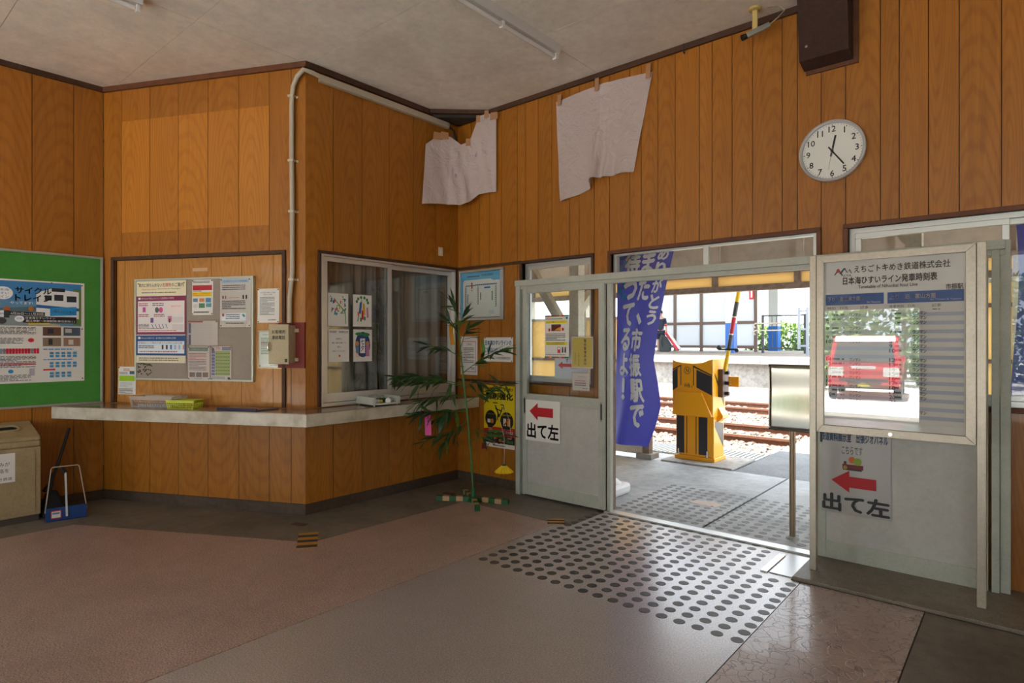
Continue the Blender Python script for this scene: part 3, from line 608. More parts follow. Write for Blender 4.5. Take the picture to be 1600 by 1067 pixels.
def fence(x0, x1, zs, label):
    f = empty('platform_fence', at(0, YC, 0), label, 'fence'); n = max(1, round((x1 - x0) / .9)); w = (x1 - x0) / n
    for k in range(n + 1): MB().box((x0 + w * k - .045, -.045, .05), (x0 + w * k + .045, .045, 1.95)).build('post', CREAM_P if k < n else W_OLD, f)
    for k in range(n):
        for a, b_ in zip(zs, zs[1:]): MB().box((x0 + w * k + .045, -.012, a + .012), (x0 + w * (k + 1) - .045, .012, b_ - .012)).build('panel', YEL_PANEL, f)
        for z in zs: MB().box((x0 + w * k + .045, -.03, z - .018), (x0 + w * (k + 1) - .045, .03, z + .018)).build('crossbar', BEAM if z < zs[-1] else CREAM_P, f)
        MB().box((x0 + w * k + .045, -.03, .04), (x0 + w * (k + 1) - .045, .03, .22)).build('kickboard', CREAM_P, f)
    for k in range(n + 1): MB().box((x0 + w * k - .10, -.10, 0), (x0 + w * k + .10, .10, .06)).build('footing', CONC_W, f)
    return f
fence(-7.98, -3.48, [.24, .62, 1.16, 1.69], 'yellow panelled timber fence left of the barrier machine')
fence(-.95, 3.55, [.24, .9, 1.23, 1.71, 1.92], 'yellow panelled timber fence seen through the window right of the timetable')
cp = empty('canopy_post', at(-3.72, 5.45, 0), 'cream timber canopy post with diagonal brace outside the door window', 'post')
MB().box((-.06, -.06, .0), (.06, .06, 2.44)).build('shaft', CREAM_P, cp); MB().bar((-.02, 0, 1.35), (-.75, 0, 2.40), .09, .09).build('brace', CREAM_P, cp); MB().bar((-.0, .06, 1.75), (-.02, 1.05, 2.6), .08, .08).build('brace', CREAM_P, cp)
MB().box((-.67, 5.15, 2.05), (-.57, 5.25, 2.88)).build('bracket', CREAM_P, roof); MB().bar((-.62, 5.2, 2.1), (-.92, 5.2, 2.46), .08, .08).build('bracket_brace', CREAM_P, roof)
# ---- barrier machine
OR = mat('machine_orange', (.95, .42, .006), .35, coat=.3); MK = mat('machine_black', (.035, .035, .04), .3)
mc = empty('barrier_machine', at(-2.955, 6.72, .02), 'orange crossing barrier machine with black stripes outside the doorway', 'barrier machine')
b = MB(); b.box((-.235, 0, .0), (.25, .34, .045)); b.build('base_plate', OR, mc, bevel=.006)
MB().box((-.225, .02, .045), (.235, .32, .54)).build('lower_body', OR, mc, bevel=.006)
up = [(-.245, .52), (.245, .52), (.245, 1.18), (.19, 1.165), (.12, 1.135), (.0, 1.125), (-.12, 1.13), (-.20, 1.145), (-.245, 1.165)]
b = MB(); nn = len(up); f0 = [(x, -.035 if z > .8 else (.03 if z < .6 else -.035), z) for x, z in up]
f0[0] = (-.245, -.03, .52); f0[1] = (.245, .03, .52)
b.add([(x, -.03, z) for x, z in up] + [(x, .34, z) for x, z in up], [tuple(range(nn)), tuple(range(nn, 2 * nn))[::-1]] + [(k, nn + k, nn + (k + 1) % nn, (k + 1) % nn) for k in range(nn)])
ub = b.build('upper_body', OR, mc, bevel=.006)
b = MB().prism([(-.245, .52), (.245, .52), (.12, .80), (-.19, .80)], .03, .055); b.build('front_bulge', OR, mc, Matrix(((1, 0, 0, 0), (0, 0, -1, 0), (0, 1, 0, 0), (0, 0, 0, 1))), bevel=.012)
FM = Matrix(((1, 0, 0, 0), (0, 0, -1, 0), (0, 1, 0, 0), (0, 0, 0, 1)))     # decals: local x, y on the front, z out
zf = .0315; d = MB()
def decal(pts): MB().poly(pts).build('stripe_marking', MK, mc, FM)
decal([(-.245, .80, zf), (-.18, .845, zf), (-.18, 1.07, zf), (-.245, 1.03, zf)]); decal([(.05, .85, zf), (.235, .765, zf), (.235, .98, zf), (.05, 1.055, zf)])
for q in ([(-.245, 1.055), (-.145, 1.105), (-.135, 1.105), (-.135, .87), (-.145, .87), (-.145, 1.09), (-.245, 1.04)], [(.235, 1.0), (.02, 1.10), (.01, 1.10), (.01, .87), (.02, .87), (.02, 1.08), (.235, .985)]): decal([(x, y, zf) for x, y in q][::-1])
d.text('Ⓝ', -.06, 1.0, .085, zf + .0005, anchor='c'); d.text('WB', -.065, .845, .045, zf + .0005, anchor='c', w=.075); d.text('8', -.012, .845, .02, zf + .0005)
zl = -.0195
for x0, x1 in ((-.215, -.12), (-.095, -.085), (.02, .03), (.055, .16)): decal([(x0, .07, zl + .001), (x1, .07, zl + .001), (x1, .505, zl + .001), (x0, .505, zl + .001)])
d.build('lettering', MK, mc, FM)
b = MB(); b.poly([(.2465, .02, .99), (.2465, .3, .62), (.2465, .3, .72), (.2465, .02, 1.02)][::-1]); b.poly([(.2365, .05, .40), (.2365, .30, .14), (.2365, .30, .42), (.2365, .05, .47)][::-1]); b.build('side_marking', MK, mc)
b = MB(); b.prism([(.235, .45), (.30, .50), (.30, .53), (.235, .64)], -.28, -.12); b.build('side_hood', OR, mc, FM)
for x in (-.19, .16):
    b = MB().cyl((x, -.005 + .02, .045), (x, .015, .12), .011, n=8); b.cyl((x, .015, .045), (x, .015, .058), .022, n=6); b.build('anchor_bolt', STEEL, mc)
MB().box((-.32, -.19, -.03), (.52, .55, .0)).build('pad', CONC_W, mc, bevel=.01)
ax = Vector((.29, .20, 1.02)); ad = Vector((.505, .20, 2.25)) - ax
b = MB(); b.box((.246, .12, .74), (.30, .30, 1.06)); b.build('arm_housing', mat('dark_bronze', (.10, .055, .03), .5), mc); b = MB()
for z in (.78, .9, 1.02): b.cyl((.30, .2, z), (.345, .2, z), .022, n=8)
b.build('hinge', BLACK, mc)
b = MB().box((.33, .19, .86), (.46, .215, .98)); b.build('bracket', OR, mc, bevel=.012)
b = MB()
for z in (.89, .92, .95): b.cyl((.365, .19, z), (.365, .185, z), .006, n=8)
b.build('bracket_hole', WHITE, mc)
for t0, t1, c in ((0, .21, (.80, .55, .01)), (.21, .355, (.06, .06, .065)), (.355, .367, (.8, .8, .8)), (.367, .515, (.62, .02, .04)), (.515, .527, (.8, .8, .8)), (.527, .66, (.06, .06, .065)), (.66, 1.25, (.80, .55, .01))):
    MB().cyl(ax + ad * t0, ax + ad * t1, .024, n=12).build('arm_band', mat('arm_%.2f_%.2f' % (c[0], c[1]), c, .45), mc)
b = MB().box((.24, .16, 1.28), (.44, .18, 1.30)); b.ball((.235, .17, 1.31), .03); b.ball((.44, .17, 1.28), .025); b.build('arm_clip', DARK, mc)
# ---- stainless sign on a post by the doorway (seen from behind)
BRUSH = mat('brushed_steel', (.34, .325, .29), .26, 1.0); n_, l_, b_ = nodes(BRUSH)
mp_ = tex_coord(n_, l_, (30, 30, 3)); nz_ = noise(n_, l_, mp_, 2, 3); rr_ = ramp(n_, [(.3, (.16, .16, .16)), (.7, (.21, .21, .21))]); l_.new(nz_.outputs['Fac'], rr_.inputs[0]); l_.new(rr_.outputs[0], b_.inputs['Roughness'])
sp = empty('sign_post', at(-1.269, 4.56, 0), 'stainless steel sign plate on a brown post beside the doorway', 'sign')
MB().cyl((0, 0, 0), (0, 0, .80), .021, n=16).build('post', mat('post_bronze', (.30, .22, .14), .35, .7), sp, smooth=40); MB().lathe([(.045, 0), (.04, .012), (.022, .02)], 16).build('flange', CONC, sp)
MB().grid(lambda u, v: (-.155 + .30 * u, -.024 - .0035 * math.sin(v * 8) - .0012 * math.sin(u * 3.1 + v), .765 + .47 * v), 12, 16).build('plate', BRUSH, sp, solid=.004, smooth=60)
MB().box((.146, -.04, .77), (.152, .0, 1.235)).box((-.156, -.01, 1.23), (.15, .0, 1.236)).build('plate_rim', mat('dark_steel', (.12, .12, .12), .4, .6), sp)
# ---- banners on poles
FLAG = trans_mat('banner_blue', (.085, .09, .46), .35); FLAGL = mat('banner_light_check', (.04, .26, .55), .75); FLAGW = mat('banner_white_print', (.80, .80, .82), .7)
def banner(name, mw, fn, cols, W, H, label, checks=()):
    r = empty(name, mw, label, 'banner')
    cl = MB().grid(lambda u, v: fn(u, v, 0), 16, 36).build('cloth', FLAG, r, smooth=80)
    p = MB()
    for txt, u0, v_top, size, wd in cols:
        v = v_top
        for ch in txt:
            hh = size / H; h2 = hh * (.86 if ch not in 'っ、！' else .8)
            V, F, bb = text_geo(ch); sx = wd / W / max(bb[1] - bb[0], .6); sy = h2 / max(bb[3] - bb[2], .6)
            cx = u0 - (bb[1] - bb[0]) * sx / 2
            for side in (.006, -.006):
                for dx, dy in ((-.045, 0), (.045, 0), (0, -.04), (0, .04)): p.add([fn(cx + (a - bb[0] + dx) * sx, v - h2 + (q - bb[2] + dy) * sy, side) for a, q in V], F)
            v -= hh
    p.build('lettering', FLAGW, cl)
    c = MB()
    for u0, v0, u1, v1 in checks: c.add([fn(u0, v0, .004), fn(u1, v0, .004), fn(u1, v1, .004), fn(u0, v1, .004)], [(0, 1, 2, 3)])
    if checks: c.build('check_pattern', FLAGL, cl)
    return r
def fn1(u, v, o):                                        # hangs from an arm at the top, blown towards the doorway, narrow at the foot
    k = 1 - v; xl = -2.83 - .065 * k
    xr = float(np.interp(v, (0, .1, .2, .3, .415, .59, .78, .934, 1), (-2.53, -2.46, -2.41, -2.435, -2.475, -2.42, -2.34, -2.27, -2.235)))
    x = xl * (1 - u) + xr * u
    z = .49 + 1.83 * v - .02 * u * k
    y = 4.80 + .045 * math.sin(u * 5.5 + k * 3) * (.35 + k) - .05 * u * k
    return (x, y - o, z)
ck = [(.02 + .085 * i, .985 - .028 * j - .028, .02 + .085 * (i + 1), .985 - .028 * j) for i in range(5) for j in range(10) if (i + j) % 2 == 0 and i < 6 - j * .5]
bn = banner('banner', None, fn1, [('ありがとう', .85, .945, .137, .085), ('また、市振駅で', .60, .925, .222, .12), ('待ってるよ！', .29, .925, .222, .145)], .52, 1.83, 'blue banner with white Japanese lettering hanging in the left of the doorway', ck)
MB().cyl((-2.95, 4.82, .19), (-2.95, 4.82, 2.5), .011, n=8).build('pole', WHITE, bn); MB().cyl((-2.95, 4.82, 2.33), (-2.17, 4.82, 2.33), .008, n=8).build('arm', WHITE, bn)
fbz = empty('flag_base', at(-2.95, 4.82, 0), 'white plastic weighted flag base on the platform by the jamb', 'flag base')
MB().box((-.16, -.16, 0), (.16, .16, .10)).build('foot', mat('white_base', (.80, .80, .80), .5), fbz, bevel=.03); MB().lathe([(.13, .10), (.10, .13), (.06, .145), (.05, .20), (.028, .21)], 20).build('socket', MATS['white_base'], fbz, smooth=40)
def fn2(u, v, o):
    k = 1 - v; return (-.06 + .60 * u + .02 * math.sin(k * 5), 4.80 + .03 * math.sin(u * 4 + k * 2) + o, .92 + 1.33 * v - .16 * max(0, .18 - u))
b2 = banner('banner', None, lambda u, v, o: fn2(1 - u, v, o), [('ありがとう', .80, .99, .15, .13), ('また、市振', .45, .93, .19, .14)], .60, 1.33, 'blue banner seen from behind through the window on the right')
MB().cyl((-.36, 4.81, 2.20), (.60, 4.81, 2.26), .010, n=8).build('arm', CREAM_P, b2); MB().cyl((.56, 4.82, 0), (.56, 4.82, 2.4), .011, n=8).build('pole', WHITE, b2)

# ================================================================== OUTSIDE, STREET SIDE (mirrored in the timetable glass)
MB().box((-9, -5.5, -.35), (5, YF - .0, -.02)).build('path_porch', CONC_W, kind='structure')
MB().box((-60, -60, -.5), (60, -5.5, -.26)).build('ground_street', ASPH_S, kind='structure')
MB().box((2.6, -5.5, -.5), (40, 4.4, -.2)).build('ground_yard', ASPH_S, kind='structure')
MB().box((-60, -5.5, -.5), (-8.2, 7.8, -.24)).build('ground_side', ASPH_S, kind='structure')
for x, y, r, lb in ((-11.2, -19, (2.1, 1.7, 2.3), 'leafy roadside tree farthest to the side of the van in the reflection'), (-6.6, -19.5, (2.1, 1.7, 2.3), 'leafy roadside tree behind the van in the reflection'), (-2.0, -19.5, (2.1, 1.7, 2.5), 'leafy roadside tree beside the van in the reflection'), (2.6, -19.5, (2.1, 1.7, 2.4), 'leafy roadside tree beyond the street-side opening'),
                   (-8.9, -24, (2.3, 1.8, 2.6), 'tree of the back row, left of the reflected van'), (-4.2, -24, (2.3, 1.8, 2.7), 'tree of the back row, straight behind the reflected van'), (.5, -24, (2.3, 1.8, 2.7), 'tree of the back row, right of the reflected van')):
    foliage('roadside_tree', (x, y, r[2] * .80), r, 1700, .17, LV, lb, 'tree', trunk=r[2] * .9)
foliage('roadside_bush', (-6.0, -15.2, .45), (1.3, .9, .75), 900, .11, LV[1:], 'low green bush beside the van, mirrored in the timetable glass', 'bush')
# small red van
RED = mat('van_red', (.62, .020, .035), .25, coat=.6); VGL = mat('van_glass', (.035, .045, .05), .08, spec=.8); VBL = mat('van_trim_black', (.02, .02, .02), .5); TYRE = mat('tyre', (.015, .015, .015), .8)
van = empty('van', at(-3.75, -13.4, -.26, R(-6)) @ Matrix.Diagonal((1.22, 1, 1, 1)), 'small red van parked in the street, mirrored in the timetable glass', 'van')
prof = [(-1.7, .30), (1.62, .30), (1.70, .48), (1.70, .85), (1.60, 1.02), (1.18, 1.66), (.98, 1.82), (-1.52, 1.84), (-1.66, 1.70), (-1.72, .9)]   # (y forward, z)
b = MB(); n = len(prof); vs2 = []
for x, ins in ((-.735, 0), (.735, 0)):
    for y, z in prof: vs2.append((x * (1 - .10 * max(0, (z - .95))), y, z))
b.add(vs2, [tuple(range(n)), tuple(range(n, 2 * n))[::-1]] + [(k, n + k, n + (k + 1) % n, (k + 1) % n) for k in range(n)])
b.build('body', RED, van, bevel=.05)
def vface(pts, name, m, parent=van): return MB().poly(pts).build(name, m, parent, solid=.008)
vface([(-.63, 1.59, 1.075), (.63, 1.59, 1.075), (.57, 1.215, 1.645), (-.57, 1.215, 1.645)], 'windscreen', VGL)
for sx in (1, -1):
    for y0, y1 in ((.95, .25), (.15, -.75), (-.85, -1.55)): vface([(.728 * sx, y0 + .35 * (y0 > .9), 1.05), (.728 * sx, y1, 1.05), (.675 * sx, y1, 1.60), (.675 * sx, y0, 1.60)], 'side_window', VGL)
    MB().box((.40 * sx if sx > 0 else -.72, 1.66, .66), (.72 if sx > 0 else -.40, 1.715, .92)).build('headlight', mat('headlight_clear', (.8, .78, .72), .12), van, bevel=.02)
    MB().box((.76 * sx - .07, 1.15, 1.05), (.76 * sx + .07, 1.27, 1.25)).build('mirror', RED, van, bevel=.03)
    for y in (1.15, -1.15):
        w = MB().cyl((.60 * sx, y, .27), (.75 * sx, y, .27), .27, n=20); w = w.build('wheel', TYRE, van, smooth=40)
        MB().cyl((.752 * sx, y, .27), (.76 * sx, y, .27), .17, n=16).build('hub_cap', mat('hub_silver', (.6, .6, .6), .3, .8), w)
        MB().cyl((.70 * sx, y, .29), (.742 * sx, y, .29), .31, n=20).build('wheel_arch', VBL, van)
MB().box((-.32, 1.70, .42), (.36, 1.712, .50)).build('grille', VBL, van); MB().box((-.5, 1.70, .52), (.5, 1.708, .60)).build('grille', VBL, van)
MB().box((-.165, 1.712, .34), (.165, 1.722, .505)).box((-.12, 1.7215, .37), (.13, 1.7235, .43), 1).box((-.05, 1.7215, .455), (.06, 1.7235, .48), 1).build('number_plate', [VBL, mat('plate_yellow', (.8, .6, .05), .5)], van)
MB().box((-.25, 1.66, .88), (.25, 1.69, .96)).build('front_plate', WHITE, van); MB().bar((-.5, 1.585, 1.10), (.1, 1.60, 1.09), .02, .02).build('wiper', VBL, van)
MB().box((-.72, 1.66, .31), (.72, 1.715, .36)).build('bumper_lip', VBL, van)

# ================================================================== NOTICES AND POSTERS
# elements are given in fractions of the sheet: x to the right, y up
def Rc(x0, y0, x1, y1, c): return ('r', x0, y0, x1, y1, c)
def Tx(t, x, y, h, c='202022', w=None, a='l', b=0.0): return ('t', t, x, y, h, c, w, a, b)
def Vt(t, x, y, s, c='202022', w=None, b=0.0): return ('v', t, x, y, s, c, w, b)
def Ln(x0, y0, x1, y1, n, c='4a4a50', f=.9): return ('l', x0, y0, x1, y1, n, c, f)
def Pg(pts, c): return ('p', pts, c)
def El(cx, cy, rx, ry, c): return ('e', cx, cy, rx, ry, c)
def sheet(name, label, cat, F, s0, t0, w, h, n, els, paper=None, parent=None, group=None, rot=0, curl=.0, film=False, pins=None, thick=.0006):
    mw = on(F, s0, t0, n) @ Matrix.Rotation(rot, 4, 'Z')
    cf = (lambda x, y: curl * (.5 + .5 * math.cos(x / w * 5 + 1)) * (1 - y / h) ** 2) if curl else (lambda x, y: 0)
    if curl: root = MB().grid(lambda u, v: (w * u, h * v, cf(w * u, h * v)), 24, 24).build(name, paper or PAPER, parent, mw, label, cat, group, smooth=80)
    else: root = MB().box((0, 0, 0), (w, h, thick)).build(name, paper or PAPER, parent, mw, label, cat, group)
    if els:
        p = MB(); ms = []; rs = random.Random(len(name) * 13 + int(s0 * 1000))
        def mi(c):
            if c not in ms: ms.append(c)
            return ms.index(c)
        z = thick + .0004
        for e in els:
            k = e[0]; z += .00006; v0 = len(p.V)
            if k == 'r' and curl: p.grid(lambda u, v: ((e[1] + (e[3] - e[1]) * u) * w, (e[2] + (e[4] - e[2]) * v) * h, z), 10, 8, mi(e[5]))
            elif k == 'r': p.rect(e[1] * w, e[2] * h, e[3] * w, e[4] * h, z, mi(e[5]))
            elif k == 'e': p.disc(e[1] * w, e[2] * h, e[3] * w, e[4] * h, z, mi(e[5]), 18)
            elif k == 'p': p.poly([(x * w, y * h, z) for x, y in e[1]], mi(e[2]))
            elif k == 't': p.text(e[1], e[2] * w, e[3] * h, e[4] * h, z, mi(e[5]), e[6] * w if e[6] else None, e[7], e[8])
            elif k == 'v':
                y = e[3] * h; sz = e[4] * h
                for ch in e[1]:
                    p.text(ch, e[2] * w, y - sz * .88, sz * .84, z, mi(e[5]), (e[6] or e[4] * h / w * .8) * w, 'c', e[7]); y -= sz
            elif k == 'l':
                _, x0, y0, x1, y1, nr, c, f = e; dy = (y1 - y0) / nr
                for r in range(nr):
                    yy = y1 - dy * (r + .75); x = x0; end = x0 + (x1 - x0) * (f if r % 4 != 3 else f * rs.uniform(.35, .8))
                    while x < end:
                        q = min(rs.uniform(.02, .07), end - x); p.rect(x * w, yy * h, (x + q) * w, (yy + dy * .5) * h, z, mi(c)); x += q + rs.uniform(.004, .014)
            if curl:
                for i in range(v0, len(p.V)): x, y, zz = p.V[i]; p.V[i] = (x, y, zz + cf(x, y) + .0025)
        p.build('printing', [ink(c) for c in ms], root, kind='stuff')
    if film: MB().box((-.012, -.012, .003), (w + .012, h + .012, .004)).build('clear_film', PLASTIC_FILM, root)
    for (x, y) in (pins or ()):
        MB().cyl((x * w, y * h, .0005), (x * w, y * h, .006), .0055, n=8).build('drawing_pin', mat('brass_pin', (.12, .10, .05), .4, .6), root)
    return root
P4 = ((.04, .97), (.96, .97), (.04, .03), (.96, .03)); P2 = ((.04, .97), (.96, .97))
NK = '23232a'
# ---- green board on the left wall
gb = empty('pin_board', on(FL, .62, .853, .0), 'green felt pin board in a metal frame on the left wall', 'notice board')
gw, gh = 1.115, 1.295
MB().box((.018, .018, 0), (gw - .018, gh - .018, .014)).build('felt', speckle('green_felt', (.065, .29, .045), (.045, .2, .03), (.09, .35, .065), .95, 300, .6, .12), gb)
fr = MB(); fr.box((0, 0, 0), (gw, .02, .024)); fr.box((0, gh - .02, 0), (gw, gh, .024)); fr.box((0, .02, 0), (.02, gh - .02, .024)); fr.box((gw - .02, .02, 0), (gw, gh - .02, .024)); fr.build('frame', ALU, gb, bevel=.003)
sky, skn = '3d86c4', 'e8ecef'
els = [Rc(.0, .555, .96, .985, '5f8fb4'), Rc(0, .80, .96, .985, sky), Rc(.86, .57, .96, .93, '5f7f3a'), Rc(0, .555, .66, .66, '8d9aa0'), Pg([(0, .66), (.66, .73), (.66, .76), (0, .72)], '56707a'),
       Pg([(.42, .66), (.93, .63), (.93, .905), (.60, .93), (.42, .88)], skn), Rc(.60, .90, .76, .935, '20242c'), Rc(.63, .81, .74, .87, '2a3038'), Rc(.52, .81, .60, .86, '2a3038'), Rc(.78, .80, .90, .86, '2a3038'), Pg([(.42, .735), (.93, .71), (.93, .74), (.42, .765)], '2a62a8'), El(.05, .865, .11, .062, 'f4f6f8'),
       Tx('日本海', -.03, .885, .024, '2f86c8', .145), Tx('ひすい', -.03, .852, .024, '2f86c8', .145), Tx('ライン', -.03, .819, .024, '2f86c8', .145),
       Tx('サイクル', .185, .868, .062, '16181c', .41, b=.03), Tx('トレイン', .185, .795, .062, '16181c', .41, b=.03), Tx('やってます!', .13, .762, .026, 'f6f8fa', .25),
       Rc(.05, .655, .52, .69, '16181c'), Tx('4月20日〜11月30日', .13, .660, .024, 'f6f8fa', .37), El(.045, .668, .055, .032, 'f4f6f8'), Tx('期間', .015, .659, .018, '2f86c8'),
       Rc(.27, .585, .90, .648, '16181c'), Tx('日本海ひすいライン', .30, .622, .022, 'f6f8fa', .34), Tx('直江津駅〜市振駅間(青石駅除く)', .30, .591, .024, 'f6f8fa', .58), El(.23, .622, .055, .03, 'f4f6f8'), Tx('区間', .20, .614, .018, '2f86c8'),
       Pg([(.58, .655), (.90, .67), (.90, .755), (.58, .735)], '1f8fd0'), Tx('TOKIトレイン', .61, .69, .03, 'f6f8fa', .26, b=.01), Rc(.33, .562, .70, .572, 'e8c820'), Rc(.33, .577, .58, .585, 'e8c820'),
       El(.095, .71, .035, .03, 'b06030'), Rc(.06, .63, .12, .70, '303840'), El(.04, .60, .05, .03, '40484c'), El(.36, .72, .03, .025, 'b07030'),
       Ln(.02, .47, .46, .545, 6, '50545c'), Ln(.02, .38, .30, .44, 5, '50545c'), El(.36, .415, .035, .02, 'c82030'), Rc(.02, .315, .44, .325, 'd83850')]
els += [Rc(.015 + .034 * i, .285, .043 + .034 * i, .335, 'c81838' if i not in (0, 1, 10) else '8090a0') for i in range(13)]
els += [Ln(.02, .15, .46, .265, 9, '60646c'), Ln(.02, .17, .46, .20, 2, 'c83848'), El(.135, .115, .03, .018, '2090d0'), Ln(.02, .02, .40, .085, 5, '707478'), Rc(.34, .07, .40, .14, 'b8b0c0'),
        Rc(.495, .46, .71, .545, '6a4a38'), Rc(.55, .48, .62, .53, '2a3040'), Rc(.74, .46, .945, .545, '48586c'), Rc(.76, .49, .84, .53, 'c0b8b0'), Rc(.495, .355, .71, .44, '8a7a68'), Rc(.56, .37, .61, .43, '303030'), Rc(.74, .355, .945, .44, '9a7a64'), Rc(.80, .37, .86, .42, 'd8d4cc'),
        Ln(.50, .315, .90, .335, 1, '2080c0'), Ln(.50, .215, .90, .23, 1, '2080c0'), Rc(.50, .115, .64, .13, 'd02838')]
for r in range(3): els += [Rc(.575 + .07 * i, .245 - .10 * r + .03 * q, .62 + .07 * i, .268 - .10 * r + .03 * q, '4a9ccc') for i in range(5 - (r == 2)) for q in (0, 1)]
sheet('poster', 'large bicycle train poster pinned to the green board', 'poster', FL, 1.015, 1.06, .58, .845, .016, els, pins=((.60, .985), (.97, .975), (.97, .53), (.975, .025)), group=None)
# ---- grey notice board on the boarded ticket window
nb = empty('notice_board', on(FC, .345, 1.065, -.02), 'grey notice board with pale metal frame on the boarded ticket window', 'notice board'); bw, bh = 1.205, .88
MB().box((.012, .012, 0), (bw - .012, bh - .012, .02)).build('felt', speckle('grey_board_felt', (.37, .32, .28), (.28, .24, .2), (.44, .39, .34), .95, 260, .6, .1), nb)
fr = MB(); fr.box((0, 0, 0), (bw, .016, .03)); fr.box((0, bh - .016, 0), (bw, bh, .03)); fr.box((0, .016, 0), (.016, bh - .016, .03)); fr.box((bw - .016, .016, 0), (bw, bh - .016, .03)); fr.build('frame', mat('pale_green_frame', (.55, .60, .52), .4, .3), nb, bevel=.003)
NB = .002
hz, bl = '8c2b57', '1b4f8c'
els = [Rc(0, .82, 1, 1, 'efe6c4'), Rc(0, .345, 1, .815, hz), Rc(0, .09, 1, .335, bl), Rc(.03, .375, .97, .755, 'ece6e6'), Rc(.03, .115, .97, .265, 'e4ecf4'),
       Tx('車内に持ち込めない', .05, .925, .048, '202022', .47, b=.01), Tx('危険物', .53, .925, .048, 'd03040', .17, b=.01), Tx('のご案内', .71, .925, .048, '202022', .24, b=.01),
       Tx('Hazardous Items', .11, .89, .022, 'd05050', .30), Tx('Information for Passengers', .43, .89, .022, '404044', .46), Ln(.11, .845, .88, .87, 1, '706a60'),
       Rc(.04, .775, .085, .80, 'f0f0f0'), Tx('持ち込みが禁止されている危険物の代表例', .10, .775, .024, 'f0e8ec', .66), Tx('持ち込みは可能ですが、量や個数が決まる危険物の代表例', .10, .292, .02, 'e8f0f8', .70), Rc(.04, .29, .085, .318, 'f0f0f0'),
       Rc(.13, .62, .19, .68, 'c848a0'), El(.42, .645, .04, .035, '606468'), El(.50, .645, .04, .035, 'd85898'), Rc(.62, .60, .92, .72, 'f4e4e4'), Tx('禁止されています', .71, .68, .02, 'd03040', .19), Rc(.29, .49, .35, .55, '785898'), Rc(.64, .50, .72, .57, 'd888a8'), Rc(.66, .49, .69, .54, '502838'), Rc(.73, .49, .95, .56, 'dcd8d8'), Rc(.73, .40, .95, .47, 'dcd8d8'),
       Ln(.05, .69, .26, .735, 2, 'c03868'), Ln(.33, .69, .58, .735, 2, '806068'), Ln(.05, .56, .28, .60, 2, 'b04070'), Ln(.36, .56, .60, .60, 2, 'b04070'), Ln(.05, .43, .28, .48, 3, '706068'), Ln(.05, .385, .90, .40, 1, 'c04858'), Ln(.05, .41, .6, .425, 1, '806870')]
els += [Pg([(.31 + .07 * i, .475), (.325 + .07 * i, .475), (.36 + .07 * i, .42), (.345 + .07 * i, .42)], c) for i, c in enumerate(('607890', '7090a8', 'b05068', '5080a8', '707880'))]
els += [Tx('日用品として車内で使うため持ち込める量', .05, .232, .022, '1b5fa0', .88), Ln(.05, .175, .40, .215, 2, '505860'), Ln(.07, .125, .92, .15, 1, 'a07070')] + [Rc(.52 + .085 * i, .165, .555 + .085 * i, .22, c) for i, c in enumerate(('404850', '38424c', '3080c0', 'a8c0d4', 'a8c0d4', 'c89888'))]
els += [Rc(0, 0, 1, .085, 'e6dfc4'), Ln(.06, .02, .95, .07, 2, '706a60')]
sheet('poster', 'tall dangerous goods poster, purple and blue, on the grey notice board', 'poster', FC, .365, 1.215, .52, .71, NB, els, curl=.004, pins=P4 + ((.99, .5),))
sheet('notice', 'white notice with red and yellow bars, top middle of the grey board', 'notice', FC, .945, 1.625, .21, .30, NB, [Ln(.06, .90, .94, .97, 2, '40444c'), Rc(.04, .70, .96, .84, 'b81f34'), Rc(.02, .52, .94, .645, 'f0cc18'), Tx('国外・北朝鮮が', .06, .59, .035, 'c03020', .80), Tx('記事配信をはじめて', .06, .54, .035, 'c03020', .80), Ln(.04, .66, .5, .69, 1, '303038'), Rc(.06, .37, .28, .47, '6a88a8'), Rc(.36, .37, .60, .47, 'd88850'), Rc(.66, .35, .92, .48, '5890b8'), Rc(.34, .20, .62, .33, '508868'), Rc(.68, .22, .94, .33, '60a0b0'), El(.17, .25, .11, .06, 'd0d4d8'), Ln(.1, .04, .9, .12, 1, '606068')], curl=.004, pins=P4)
sheet('notice', 'white letter with pale blue heading, top of the grey board on the right', 'notice', FC, 1.225, 1.52, .30, .41, NB, [Rc(.06, .905, .94, .97, '9cc4ec'), Tx('日本海ひすいライン利用促進', .12, .918, .036, '30588c', .76), Ln(.08, .75, .92, .87, 3, '3c4048'), Rc(.08, .58, .13, .64, '905050'), Rc(.17, .58, .21, .64, 'a05858'), Rc(.74, .57, .79, .65, '303038'), Rc(.84, .57, .89, .65, '303038'), Ln(.3, .59, .68, .61, 1, 'c05060'), Ln(.08, .36, .92, .55, 5, '4c5058'), Rc(.06, .13, .86, .29, 'dfe6ee'), Rc(.08, .22, .15, .28, '985848'), Pg([(.72, .25), (.78, .27), (.84, .22), (.78, .20)], '40a098'), Ln(.2, .16, .7, .27, 3, '606a78'), Ln(.2, .06, .85, .10, 1, '505058')], curl=.004, film=True, pins=P4)
sheet('notice', 'fare table in a glossy clear sleeve, middle of the grey board', 'notice', FC, .905, 1.365, .295, .21, NB, [Rc(0, .94, .5, .99, 'b02030'), Rc(.01, .50, .09, .92, '2a4a98'), Rc(.01, .03, .09, .45, '2a4a98')] + [Rc(.12 + .055 * i, .05, .125 + .055 * i, .9, 'a8b4cc') for i in range(13)] + [Rc(.12, .12 + .1 * j, .86, .125 + .1 * j, 'd0b0b4') for j in range(8)], film=True, pins=((.02, .03), (.97, .97)))
